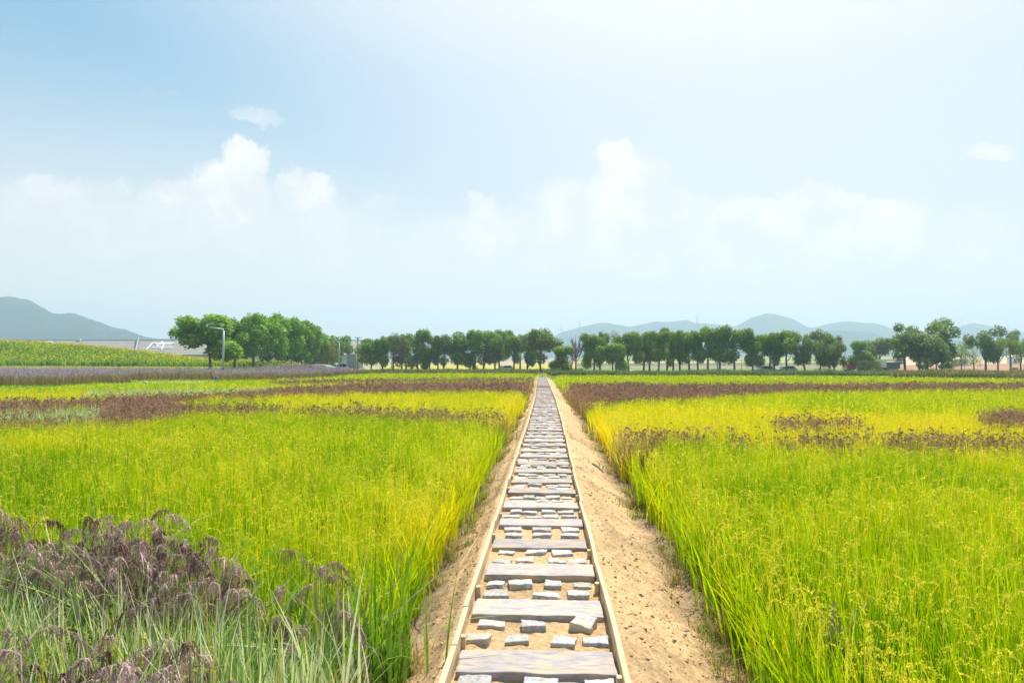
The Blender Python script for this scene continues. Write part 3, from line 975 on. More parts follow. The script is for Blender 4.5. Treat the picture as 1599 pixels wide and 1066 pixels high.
        me = bpy.data.meshes.new('edging_board'); bm.to_mesh(me); bm.free(); me.materials.append(PINE)
        return me
    def stake_mesh():
        bm = bmesh.new(); bmesh.ops.create_cube(bm, size=1); bmesh.ops.scale(bm, vec=(.03, .045, .17), verts=bm.verts)
        bmesh.ops.bevel(bm, geom=list(bm.edges), offset=.003, segments=1, affect='EDGES')
        me = bpy.data.meshes.new('stake'); bm.to_mesh(me); bm.free(); me.materials.append(PINE); return me
    bms = [board_mesh(2.38, k) for k in range(5)]; sm = stake_mesh()
    for side in (-1, 1):
        y0 = 4.5 - 2.4 if side < 0 else 3.1 - 2.4
        k = 0
        while y0 < 101:
            yc = y0 + 1.2
            e = lambda yy: float(path_x(yy)) + (side * .448 if side > 0 else -.452)
            o = link('edging_board', bms[k % 5])
            o.location = (e(yc) + r.uniform(-.010, .010), yc, -.002 + r.uniform(-.006, .006))
            o.rotation_euler = (r.uniform(-.002, .002), r.uniform(-.03, .03), -math.atan2(e(y0 + 2.4) - e(y0), 2.4))
            sd = 'left' if side < 0 else 'right'
            if y0 < 60 and k < 24: lab = f'{nth(k)} pale timber edging board from the near end, {sd} side of the path'
            else: lab = f'one of the faint pale edging boards at the far end, {sd} side of the path'
            tag(o, lab, 'edging board', f'timber edging boards along the {sd} side of the path')
            for sy in (-.72, .78):
                s_ = link('stake', sm, o); s_.location = (-side * .032, sy, -.045)
            y0 += 2.4; k += 1
    # cross board where the second stretch begins
    o = link('cross_board', bms[0]); o.scale = (1.4, .42, .9); o.location = (float(path_x(46.3)), 46.3, .02); o.rotation_euler = (0, 0, R(90))
    tag(o, 'pale timber board laid across the path where its far stretch begins', 'board')


build_path()

# ------------------------------------------------------------------ trees
CROWN = leaf_material('tree_leaves', trans=.25, rough=.55, tgain=(1.5, 1.5, .3))
BARK = noise_mat('bark', (.10, .085, .07), (.20, .175, .15), scale=14, rough=.9, bump=.4, stretch=(1, 1, .3))


def tube(nm, pts, rad, col=(.2, .17, .14), n=7):
    pts = np.array(pts, float); m_ = len(pts)
    V = []
    for i in range(m_):
        t = pts[min(i + 1, m_ - 1)] - pts[max(i - 1, 0)]; t /= np.linalg.norm(t) + 1e-9
        a = np.cross(t, [0.31, .92, .1]); a /= np.linalg.norm(a) + 1e-9; b = np.cross(t, a)
        for k in range(n):
            th = 2 * math.pi * k / n
            V.append(pts[i] + rad[i] * (math.cos(th) * a + math.sin(th) * b))
    Q = [[i * n + k, i * n + (k + 1) % n, (i + 1) * n + (k + 1) % n, (i + 1) * n + k] for i in range(m_ - 1) for k in range(n)]
    nm.add(V, Q, col)


def crown_mesh(seed, nlobe, nleaf, c1, c2, size=.17, gap=.0, spread=1.0, flat=False):
    """a crown about 1 m wide and 1 m high round the origin, built of leaf clusters on boughs"""
    r = np.random.default_rng(seed)
    nm = NM()
    lob = []
    for i in range(nlobe):
        a = r.random() * 6.283; z = r.uniform(-.36, .34)
        rad = math.sqrt(max(0, .25 - (z * .95) ** 2)) * r.uniform(.35, .92) * spread
        if z < -.1: rad *= .85
        lob.append((np.array([math.cos(a) * rad, math.sin(a) * rad, z]), r.uniform(.13, .22) * (1.1 if z < .1 else .9)))
    lob.append((np.array([r.normal(0, .05), 0, .02]), .23)); lob.append((np.array([r.normal(0, .06), .03, .22]), .19))
    wts = np.array([l[1] ** 2 for l in lob]); wts /= wts.sum()
    for (c, rr), wt in zip(lob, wts):
        n = int(nleaf * wt)
        v = r.normal(0, 1, (n, 3)); v /= np.linalg.norm(v, axis=1)[:, None]
        rad = rr * (1 - .55 * r.random(n) ** 2.2) * (1 + .28 * (np.sin(v[:, 0] * 7 + seed) * np.cos(v[:, 1] * 6 + c[0] * 30) * np.sin(v[:, 2] * 6)))
        v2 = v * rad[:, None]; v2[:, 2] *= .8
        P = c + v2
        P[:, 2] -= .04 * r.random(n) ** 3
        nrm = v * .8 + r.normal(0, .55, (n, 3)); nrm[:, 2] += .6; nrm /= np.linalg.norm(nrm, axis=1)[:, None]
        a = np.cross(nrm, r.normal(0, 1, (n, 3))); a /= np.linalg.norm(a, axis=1)[:, None] + 1e-9; b = np.cross(nrm, a)
        s = (size / 5) * r.uniform(.6, 1.3, n)[:, None]
        V = np.stack([P - a * s * .5, P + b * s * .32, P + a * s * .6, P - b * s * .32], 1).reshape(-1, 3)
        t = np.clip(r.random(n) * .6 + .4 * r.random(), 0, 1)
        col = lerp(c1, c2, t) * r.uniform(.8, 1.2, (n, 1))
        nm.add(V, np.arange(4 * n).reshape(-1, 4), np.repeat(col, 4, 0))
    return nm.mesh('crown', CROWN)


def trunk_mesh(seed, nl=8, bare=False):
    """unit height trunk with limbs reaching up into the crown"""
    r = np.random.default_rng(seed)
    nm = NM()
    bx = r.normal(0, .012, 2)
    base = [[0, 0, -.03], [bx[0] * .5, bx[1] * .5, .12], [bx[0], bx[1], .28], [bx[0] * 1.5, 0, .42], [bx[0], bx[1], .62], [0, 0, .85 if not bare else .95]]
    R0 = .024
    tube(nm, base, [R0 * 1.25, R0, R0 * .88, R0 * .7, R0 * .45, R0 * .12])
    for i in range(nl):
        z0 = r.uniform(.26, .62); a = i * 2.4 + r.uniform(-.4, .4); L_ = r.uniform(.14, .28) * (1.25 - z0)
        p0 = np.array([bx[0], bx[1], z0]); d = np.array([math.cos(a), math.sin(a), 0])
        p1 = p0 + d * L_ * .45 + [0, 0, L_ * .45]; p2 = p0 + d * L_ * .8 + [0, 0, L_ * 1.15]
        tube(nm, [p0, p1, p2], [R0 * .5, R0 * .36, R0 * .12], n=5)
        if bare:
            for j in range(7):
                t = r.uniform(.25, 1); q0 = p0 + (p2 - p0) * t; aa = a + r.uniform(-1.1, 1.1); l2 = r.uniform(.08, .2)
                q1 = q0 + np.array([math.cos(aa) * l2 * .6, math.sin(aa) * l2 * .6, l2])
                tube(nm, [q0, (q0 + q1) / 2 + r.normal(0, .006, 3), q1], [.006, .004, .0016], n=3)
                for k in range(3):
                    q2 = q1 + np.array([r.normal(0, .04), r.normal(0, .04), r.uniform(.02, .09)]); q3 = q0 + (q1 - q0) * .6
                    tube(nm, [q3, q2], [.003, .0013], n=3)
    return nm.mesh('trunk', BARK, True)


def build_trees():
    r = random.Random(11)
    A, B = (.085, .17, .018), (.29, .43, .03)
    D1, D2 = (.10, .165, .05), (.25, .34, .08)
    crowns = {'lush': [crown_mesh(s, 17, 10500, (.05, .155, .008), (.31, .51, .012), size=.26) for s in (1, 2, 3, 4)],
              'row': [crown_mesh(s, 10, 6600, A, B, size=.26) for s in (11, 12, 13, 14, 15, 16, 17, 18, 19)],
              'grey': [crown_mesh(s, 10, 5400, D1, D2, size=.25) for s in (21, 22, 23)],
              'airy': [crown_mesh(s, 9, 1500, D1, B, size=.22, spread=1.15) for s in (31, 32)],
              'red': [crown_mesh(41, 10, 1900, (.12, .06, .04), (.22, .13, .08), size=.18)],
              'tawny': [crown_mesh(43, 12, 3600, (.09, .10, .04), (.15, .16, .07), size=.2)],
              'gold': [crown_mesh(42, 11, 4000, (.13, .18, .02), (.30, .30, .03), size=.18)],
              'bush': [crown_mesh(s, 12, 4000, D1, (.10, .14, .05), size=.15) for s in (51, 52)]}
    trunks = [trunk_mesh(s) for s in range(5)]; bare = [trunk_mesh(90, 12, True), trunk_mesh(91, 9, True)]

    def tree(px, top, l, rt, d, kind, label, group, low=None, cat='tree', name='broadleaf_tree'):
        x, y = at_d(px, d); z = tz(x, y)
        H = CAM.z + (566 - top) * d / F - z
        W = (rt - l) * d / F
        o = empty(name, (x, y, z), r.random() * 6.283)
        tag(o, label, cat, group)
        a = -o.rotation_euler.z
        if kind == 'bare':
            t = link('trunk', r.choice(bare), o); t.scale = (W * 1.9, W * 1.9, H * 1.02); t['label'] = 'thin bare trunk and leafless grey branches'
            return o
        lowz = (low if low is not None else r.uniform(.20, .32)) * H
        t = link('trunk', r.choice(trunks), o)
        ts = max(H * .95, 3.5) if kind != 'bush' else H
        t.scale = (ts, ts, H)
        t.rotation_euler = (r.uniform(-.05, .05), r.uniform(-.05, .05), 0)
        ch = H - lowz
        cr = link('crown', r.choice(crowns[kind]), o)
        off = ((l + rt) / 2 - px) * d / F
        ca, sa = math.cos(a), math.sin(a)
        cr.location = (ca * off, sa * off, lowz + ch * .5)
        q_ = r.uniform(1.2, 1.36) if kind in ('lush', 'gold') or px in (526, 899, 893) else r.uniform(1.32, 1.6); cr.scale = (W * q_, W * q_, ch * 1.2); cr.rotation_euler = (0, 0, 0)
        cr.rotation_euler = (0, 0, r.random() * 6.283)
        return o

    # left cluster of lush trees
    gl = 'lush trees standing together behind the purple flowers'
    for a in [(328, 489, 283, 372, 112, 'lush', 'broad leafy tree behind the tall street lamp, leftmost of the lush clump'),
              (366, 497, 352, 398, 122, 'lush', 'bright green tree just right of the tall street lamp', .3),
              (396, 490, 372, 432, 126, 'lush', 'tall round tree with twin trunks in the lush clump', .25),
              (418, 492, 405, 446, 136, 'lush', 'tall tree in the middle of the lush clump left of the field', .2),
              (438, 494, 424, 468, 142, 'lush', 'dense tree right of the middle of the lush clump', .22),
              (456, 499, 440, 488, 150, 'lush', 'sloping tree toward the right side of the lush clump', .18),
              (474, 505, 460, 500, 158, 'lush', 'lower green tree near the right end of the lush clump', .15),
              (489, 515, 474, 508, 166, 'lush', 'low dark tree at the right end of the lush clump', .12),
              (526, 521, 500, 546, 176, 'row', 'dark rounded tree beside the white car, right of the lush clump', .08),
              (511, 535, 498, 528, 165, 'gold', 'small golden-topped tree in front of the dark rounded tree', .05)]:
        tree(*a[:7], gl, *(a[7:]))
    # middle row
    gm = 'roadside trees behind the left field'
    for px, top, l, rt, d, k, lab, *low in [
        (579, 526, 562, 593, 150, 'row', 'first tree of the left row, right of the grey utility pole'),
        (598, 522, 588, 612, 150, 'row', 'second tree of the left row, narrow dark crown'),
        (614, 521, 603, 630, 158, 'grey', 'third tree of the left row, greyish crown'),
        (627, 521, 612, 644, 150, 'tawny', 'brownish-green tree, fourth from the left of the left row'),
        (634, 518, 622, 648, 158, 'row', 'fifth tree of the left row, close behind the brownish one'),
        (652, 517, 640, 672, 148, 'row', 'sixth tree of the left row with low leafy trunk', .12),
        (671, 540, 661, 681, 148, 'row', 'low tree between two taller ones in the left row', .1),
        (684, 528, 675, 692, 162, 'grey', 'slim tree standing left of the forked pale-limbed tree'),
        (693, 519, 680, 706, 148, 'grey', 'forked tree with pale limbs in the left row'),
        (714, 515, 702, 738, 148, 'row', 'tall dense tree left of the gap in the left row'),
        (735, 548, 729, 743, 148, 'row', 'stunted leafy tree standing in the gap of the left row', .05),
        (754, 513, 738, 772, 148, 'row', 'twin-trunked tree right of the gap in the left row'),
        (773, 519, 762, 788, 150, 'row', 'tree with low hanging crown right of the twin-trunked one', .2),
        (780, 516, 772, 798, 156, 'row', 'tree behind the white car parked at the left row'),
        (802, 520, 789, 813, 148, 'row', 'tree fourth from the path in the left row'),
        (812, 519, 803, 822, 158, 'grey', 'thin tree third from the path in the left row'),
        (823, 517, 812, 839, 148, 'grey', 'airy grey-green tree next to the path end tree'),
        (845, 509, 829, 868, 128, 'grey', 'tallest slender tree standing right at the end of the path')]:
        tree(px, top, l, rt, d, k, lab, gm, *(low or [None]))
    gr = 'roadside trees behind the right field'
    for px, top, l, rt, d, k, lab, *low in [
        (876, 541, 861, 892, 122, 'row', 'small bushy tree just right of the path end', .12),
        (899, 520, 884, 914, 126, 'bare', 'leafless tree with thin grey branches right of the path'),
        (893, 536, 884, 902, 140, 'bare', 'smaller bare tree leaning beside the leafless one'),
        (928, 518, 911, 938, 130, 'row', 'bright topped tree, first full tree right of the leafless one', .22),
        (937, 518, 929, 949, 138, 'row', 'narrow tree close behind the first full tree of the right row', .25),
        (957, 533, 941, 976, 126, 'row', 'wide low tree in front of the reddish-brown tree', .2),
        (962, 517, 947, 973, 150, 'red', 'sparse reddish-brown tree behind the wide low tree', .4),
        (982, 515, 971, 1000, 130, 'row', 'pale-limbed tree right of the reddish-brown tree'),
        (1005, 516, 994, 1020, 132, 'row', 'dark tree, sixth full crown of the right row', .25),
        (1014, 515, 1006, 1030, 144, 'row', 'tree half hidden behind the sixth crown of the right row'),
        (1028, 518, 1018, 1043, 128, 'row', 'tree beside the concrete edge in the right row'),
        (1041, 514, 1032, 1055, 136, 'row', 'slim tree eighth in the right row'),
        (1051, 514, 1042, 1063, 130, 'row', 'tree with straight dark trunk, ninth in the right row'),
        (1062, 516, 1056, 1076, 132, 'row', 'narrow tree, tenth in the right row'),
        (1076, 517, 1066, 1087, 130, 'row', 'tree at the middle of the right row with bright top', .28),
        (1090, 517, 1080, 1103, 130, 'row', 'low hanging tree right of the bright topped middle one', .24),
        (1105, 512, 1094, 1123, 128, 'row', 'leaning tree left of the pale posts in the right row'),
        (1124, 511, 1110, 1141, 128, 'row', 'tallest yellow-topped tree above the pale posts'),
        (1147, 511, 1134, 1169, 128, 'row', 'large round tree right of the pale posts', .32),
        (1175, 520, 1165, 1190, 128, 'row', 'smaller tree left of the orange cone'),
        (1202, 518, 1184, 1212, 130, 'row', 'tree above the grey car by the orange cone'),
        (1209, 522, 1202, 1219, 130, 'row', 'dark tree right of the grey car', .3),
        (1230, 513, 1215, 1252, 128, 'row', 'tall open-crowned tree above the silver car'),
        (1258, 518, 1248, 1275, 128, 'grey', 'leaning grey-green tree right of the silver car'),
        (1279, 521, 1266, 1292, 132, 'grey', 'thin tree between two grey-green crowns'),
        (1294, 517, 1278, 1310, 126, 'grey', 'wide grey-green tree left of the red lorry'),
        (1303, 523, 1291, 1317, 128, 'grey', 'tree with leafy trunk closest to the red lorry', .15),
        (1340, 533, 1330, 1350, 150, 'row', 'small tree behind the red lorry cab', .2),
        (1351, 548, 1338, 1366, 150, 'row', 'yellow-green sapling behind the lorry', .2),
        (1374, 524, 1360, 1391, 155, 'grey', 'mid-sized tree behind the white lorry body', .25),
        (1363, 531, 1356, 1369, 158, 'row', 'slender tree left of the mid-sized one behind the lorry', .3)]:
        tree(px, top, l, rt, d, k, lab, gr, *(low or [None]))
    gf = 'trees at the right end of the field'
    for px, top, l, rt, d, k, lab, *low in [
        (1413, 504, 1396, 1442, 122, 'grey', 'big dense tree right of the lorry', .22),
        (1436, 515, 1410, 1462, 118, 'grey', 'front tree of the big dense group right of the lorry', .2),
        (1447, 498, 1434, 1488, 128, 'grey', 'highest broad tree of the dense group at the right', .3),
        (1462, 540, 1450, 1474, 116, 'grey', 'low tree at the foot of the highest broad tree', .25),
        (1471, 547, 1462, 1482, 116, 'row', 'light green low tree right of the dense group', .3),
        (1486, 533, 1476, 1500, 135, 'airy', 'airy thin tree left of the small buildings'),
        (1501, 533, 1492, 1514, 140, 'airy', 'airy thin tree in front of the small buildings'),
        (1539, 512, 1520, 1560, 128, 'grey', 'umbrella-crowned tree near the right edge', .3),
        (1521, 540, 1513, 1531, 150, 'airy', 'spindly tree just left of the umbrella-crowned tree'),
        (1558, 528, 1547, 1570, 130, 'airy', 'see-through sapling right of the umbrella-crowned tree'),
        (1578, 516, 1567, 1590, 150, 'grey', 'dark conical tree near the right edge', .45),
        (1594, 530, 1584, 1608, 125, 'airy', 'yellowish thin tree at the right frame edge'),
        (1604, 524, 1592, 1622, 150, 'grey', 'hazy tree cut by the right frame edge', .3),
        (1640, 515, 1622, 1662, 130, 'grey', 'tree standing just beyond the right frame edge', .3)]:
        tree(px, top, l, rt, d, k, lab, gf, *(low or [None]))
    # bushes
    gb = 'bushes along the far field edge'
    for px, top, l, rt, d, lab in [
        (1352, 562, 1340, 1366, 116, 'large grey-green bush in front of the red lorry'),
        (1371, 565, 1360, 1380, 118, 'rounded bush in front of the white lorry body'),
        (1456, 572, 1444, 1470, 108, 'dark round bush under the dense group of trees'),
        (1478, 575, 1464, 1492, 110, 'leafy green bush with pale blooms right of the dark one'),
        (1440, 577, 1424, 1452, 112, 'low bush left of the dark round one'),
        (1592, 573, 1576, 1612, 105, 'dark bush at the right frame edge'),
        (1550, 577, 1530, 1572, 112, 'sprawling bush under the umbrella-crowned tree'),
        (866, 574, 856, 880, 112, 'low bush at the right side of the path end'),
        (1288, 574, 1270, 1308, 116, 'dark hedge bush left of the red lorry'),
        (905, 572, 896, 914, 118, 'yellow-green bush beside the leafless tree')]:
        x, y = at_d(px, d); z = tz(x, y)
        H = CAM.z + (566 - top) * d / F - z; W = (rt - l) * d / F
        o = empty('bush', (x, y, z)); tag(o, lab, 'bush', gb)
        cr = link('leaves', r.choice(crowns['bush']), o); cr.scale = (W * 1.1, W, H * 1.25); cr.location = (0, 0, H * .48); cr.rotation_euler = (0, 0, r.random() * 6)
        nm = NM()
        for k in range(5):
            a = k * 1.26; tube(nm, [[0, 0, -.05], [math.cos(a) * W * .15, math.sin(a) * W * .15, H * .35], [math.cos(a) * W * .3, math.sin(a) * W * .3, H * .75]], [.05, .035, .012], n=5)
        link('stems', nm.mesh('stems', BARK), o)


build_trees()


def build_groundcover():
    r = np.random.default_rng(31)
    # rough hedge of weeds below the rows of trees
    nm = NM()

    def scatter(n, pxr, dr, hr, cols, wd, lean=.5, nseg=3, hf=None):
        px = r.uniform(*pxr, n); d = r.uniform(*dr, n)
        v0, v1 = ray(0, 566)[:2], ray(1, 566)[:2] - ray(0, 566)[:2]
        x = d * (v0[0] + v1[0] * px); y = d * (v0[1] + v1[1] * px)
        h = r.uniform(*hr, n) * (.55 + .9 * np.clip(fbm(x, y, 5, 3, 77), 0, 1))
        if hf is not None: h = h * hf(px)
        t = np.clip(fbm(x, y, 3, 2, 78) * 1.2 - .1 + r.normal(0, .2, n), 0, 1)
        col = lerp(cols[0], cols[1], t)
        return blade_arrays(np.stack([x, y, terrain(x, y)], -1), h, r.random(n) * 6.283, np.abs(r.normal(lean, .3, n)), r.uniform(.1, .5, n), np.full(n, wd) * r.uniform(.6, 1.3, n), col, col * 1.15, nseg)
    nm.add(*scatter(15000, (560, 900), (128, 146), (.5, 1.1), ((.06, .09, .03), (.17, .17, .08)), .16))
    nm.add(*scatter(26000, (850, 1420), (108, 122), (.5, 1.1), ((.05, .10, .04), (.13, .17, .08)), .14))
    nm.add(*scatter(20000, (1390, 1900), (90, 112), (.6, 1.3), ((.05, .09, .03), (.20, .17, .10)), .14))
    nm.add(*scatter(16000, (1390, 1900), (60, 90), (.15, .4), ((.10, .14, .03), (.22, .20, .07)), .08))
    nm.add(*scatter(20000, (840, 1400), (76, 108), (.05, .25), ((.14, .26, .02), (.26, .36, .05)), .07))
    nm.add(*scatter(14000, (500, 845), (95, 130), (.1, .35), ((.10, .17, .02), (.20, .24, .04)), .09))
    nm.add(*scatter(16000, (-450, 470), (104, 128), (.1, .3), ((.26, .30, .03), (.42, .40, .08)), .10))
    nm.add(*scatter(30000, (-450, 600), (34, 95), (.1, .3), ((.16, .32, .01), (.34, .46, .03)), .07, hf=lambda p: 1.0))
    tag(link('undergrowth', nm.mesh('undergrowth', LEAF)), 'rough weeds and low growth below the far tree rows', 'undergrowth', kind='stuff')
    # purple flower bed
    nm = NM()
    n = 60000
    d = (56 ** .7 + r.random(n) * (128 ** .7 - 56 ** .7)) ** (1 / .7)
    px = r.uniform(-500, 572, n)
    lav = np.interp(px, [-400, 0, 100, 160, 300, 340, 480, 520, 570, 600], [55, 57, 59, 66, 70, 72, 82, 98, 120, 999]) + 1.5
    lav = lav + 9 * ((px > 205) & (px < 335))
    v0, v1 = ray(0, 566)[:2], ray(1, 566)[:2] - ray(0, 566)[:2]
    x = d * (v0[0] + v1[0] * px); y = d * (v0[1] + v1[1] * px)
    ok = (d > lav) & (d < np.interp(px, [-500, 380, 480, 572], [106, 106, 124, 126])); x, y, px, d, lav = x[ok], y[ok], px[ok], d[ok], lav[ok]; n = len(x)
    front = d < lav + 3
    h = r.normal(1.04, .19, n) * np.interp(px, [-100, 350, 570], [1, .95, .8])
    zz = terrain(x, y)
    t = r.random(n)
    st = lerp((.18, .17, .06), (.40, .26, .13), t)
    pr = np.clip(fbm(x, y, 7, 3, 66) * 1.4 - .35 + .5 * (px < 170) + .35 * (px > 420), 0, 1)
    flower = lerp((.42, .39, .37), (.46, .38, .60), np.clip(pr + r.normal(0, .2, n), 0, 1)) * r.uniform(.8, 1.2, (n, 1))
    V, Q, cc = blade_arrays(np.stack([x, y, zz], -1), h, r.random(n) * 6.283, np.abs(r.normal(.25, .2, n)), np.zeros(n), .085 * r.uniform(.7, 1.3, n) * (d / 80), st, st * 1.1, 2)
    nm.add(V, Q, cc)
    # flower spikes
    k = 2
    fx = np.repeat(x, k) + r.normal(0, .12, n * k); fy = np.repeat(y, k) + r.normal(0, .12, n * k); fz = np.repeat(zz + h, k) - .10 + r.normal(0, .04, n * k)
    fc = np.repeat(flower, k, 0)
    V, Q, cc = blade_arrays(np.stack([fx, fy, fz], -1), r.uniform(.08, .17, n * k), r.random(n * k) * 6.283, np.abs(r.normal(.3, .2, n * k)), np.zeros(n * k), .06 * r.uniform(.6, 1.3, n * k) * np.repeat(d / 80, k), fc, fc, 2)
    nm.add(V, Q, cc)
    tag(link('purple_flowers', nm.mesh('purple_flowers', PURP)), 'long bed of purple flowers on brown stems at the far left', 'flower bed', kind='stuff')
    # sunflower slope
    nm = NM()
    n = 42000
    px = r.uniform(-420, 470, n); d = r.uniform(128, 176, n)
    x = d * (v0[0] + v1[0] * px); y = d * (v0[1] + v1[1] * px)
    zz = terrain(x, y); h = r.uniform(1.0, 1.6, n) * np.interp(px, [-420, 250, 330, 470], [1, .95, .8, .7])
    t = np.clip(fbm(x, y, 4, 3, 68) + r.normal(0, .2, n), 0, 1)
    c = lerp((.10, .21, .015), (.26, .38, .04), t)
    V, Q, cc = blade_arrays(np.stack([x, y, zz], -1), h, r.random(n) * 6.283, np.abs(r.normal(.35, .2, n)), r.uniform(.1, .4, n), .26 * r.uniform(.6, 1.3, n), c, c * 1.1, 3)
    nm.add(V, Q, cc)
    f = (r.random(n) < .13) | ((d > 158) & (r.random(n) < .30)); fx, fy, fz, fh = x[f], y[f], zz[f], h[f]; m_ = len(fx)
    ang = np.arange(8) * math.pi / 4
    rad = r.uniform(.07, .14, m_)
    toc = np.stack([-fx, -fy], -1); toc /= np.linalg.norm(toc, axis=1)[:, None]
    az = np.arctan2(toc[:, 1], toc[:, 0]) + r.normal(0, .9, m_); el = r.uniform(-.2, .7, m_)
    nrm = np.stack([np.cos(az) * np.cos(el), np.sin(az) * np.cos(el), np.sin(el)], -1)
    a = np.stack([-np.sin(az), np.cos(az), 0 * az], -1); b = np.cross(nrm, a)
    cen = np.stack([fx, fy, fz + fh * .97], -1)
    ring = cen[:, None, :] + rad[:, None, None] * (np.cos(ang)[None, :, None] * a[:, None, :] + np.sin(ang)[None, :, None] * b[:, None, :])
    V = ring.reshape(-1, 3); Q = (np.arange(m_)[:, None, None] * 8 + np.array([[0, 1, 2, 3], [0, 3, 4, 7], [4, 5, 6, 7]])[None]).reshape(-1, 4)
    nm.add(V, Q, np.repeat(lerp((.60, .47, .015), (.74, .62, .04), r.random(m_)), 8, 0))
    tag(link('sunflower_field', nm.mesh('sunflower_field', LEAF)), 'green and yellow sunflower field rising over the mound at the far left', 'sunflower field', kind='stuff')


build_groundcover()

# ------------------------------------------------------------------ built things
WHITE = plain('white_paint', (.72, .72, .70), .45)
SIGNW = plain('sign_white', (.72, .72, .71), .5, 0, .02)
GREYM = plain('galvanised_steel', (.42, .44, .46), .45, .3)
BEIGE = noise_mat('beige_cladding', (.52, .495, .43), (.59, .565, .50), scale=.6, rough=.8, bump=0)
ROOFM = noise_mat('weathered_roof', (.25, .235, .20), (.31, .29, .25), scale=.5, rough=.8, bump=0)
BLUEG = plain('blue_grey_paint', (.14, .20, .28), .5)
GLASS = plain('dark_glass', (.03, .045, .06), .1)
RUB = plain('black_rubber', (.03, .03, .03), .8)
REDP = plain('red_paint', (.62, .05, .05), .4)
SILV = plain('silver_paint', (.40, .42, .45), .35, .3)
OCHRE = plain('ochre_paint', (.55, .36, .12), .6)
DARKS = plain('dark_slate', (.07, .095, .11), .7)
CONC = noise_mat('concrete', (.30, .29, .27), (.42, .40, .37), scale=5, rough=.9, bump=.2)


class MB:
    def __init__(s): s.bm = bmesh.new()

    def box(s, c, size, rot=None, bev=0.0):
        g = bmesh.ops.create_cube(s.bm, size=1); vs_ = g['verts']
        M = Matrix.Translation(c) @ (rot.to_4x4() if rot else Matrix.Identity(4)) @ Matrix.Diagonal((*size, 1))
        bmesh.ops.transform(s.bm, matrix=M, verts=vs_)
        if bev:
            es = list({e for v in vs_ for e in v.link_edges})
            bmesh.ops.bevel(s.bm, geom=es, offset=bev, segments=2, affect='EDGES')
        return s

    def cyl(s, p0, p1, r0, r1=None, n=14):
        p0, p1 = Vector(p0), Vector(p1); r1 = r0 if r1 is None else r1
        g = bmesh.ops.create_cone(s.bm, segments=n, radius1=r0, radius2=r1, depth=(p1 - p0).length, cap_ends=True)
        q = (p1 - p0).to_track_quat('Z', 'Y')
        bmesh.ops.transform(s.bm, matrix=Matrix.Translation((p0 + p1) / 2) @ q.to_matrix().to_4x4(), verts=g['verts'])
        return s

    def prism(s, prof, w, y0=0):
        """profile in x,z extruded along y"""
        a = [s.bm.verts.new((x, y0 - w / 2, z)) for x, z in prof]; b = [s.bm.verts.new((x, y0 + w / 2, z)) for x, z in prof]
        n = len(prof)
        s.bm.faces.new(a); s.bm.faces.new(b[::-1])
        for i in range(n): s.bm.faces.new((a[(i + 1) % n], a[i], b[i], b[(i + 1) % n]))
        return s

    def build(s, name, mat, parent=None, sm=False):
        bmesh.ops.recalc_face_normals(s.bm, faces=s.bm.faces)
        me = bpy.data.meshes.new(name); s.bm.to_mesh(me); s.bm.free(); me.materials.append(mat)
        if sm:
            for p in me.polygons: p.use_smooth = True
        return link(name, me, parent)


def sphere_at(mb, c, r, sc=(1, 1, 1)):
    g = bmesh.ops.create_uvsphere(mb.bm, u_segments=12, v_segments=8, radius=r)
    bmesh.ops.transform(mb.bm, matrix=Matrix.Translation(c) @ Matrix.Diagonal((*sc, 1)), verts=g['verts'])


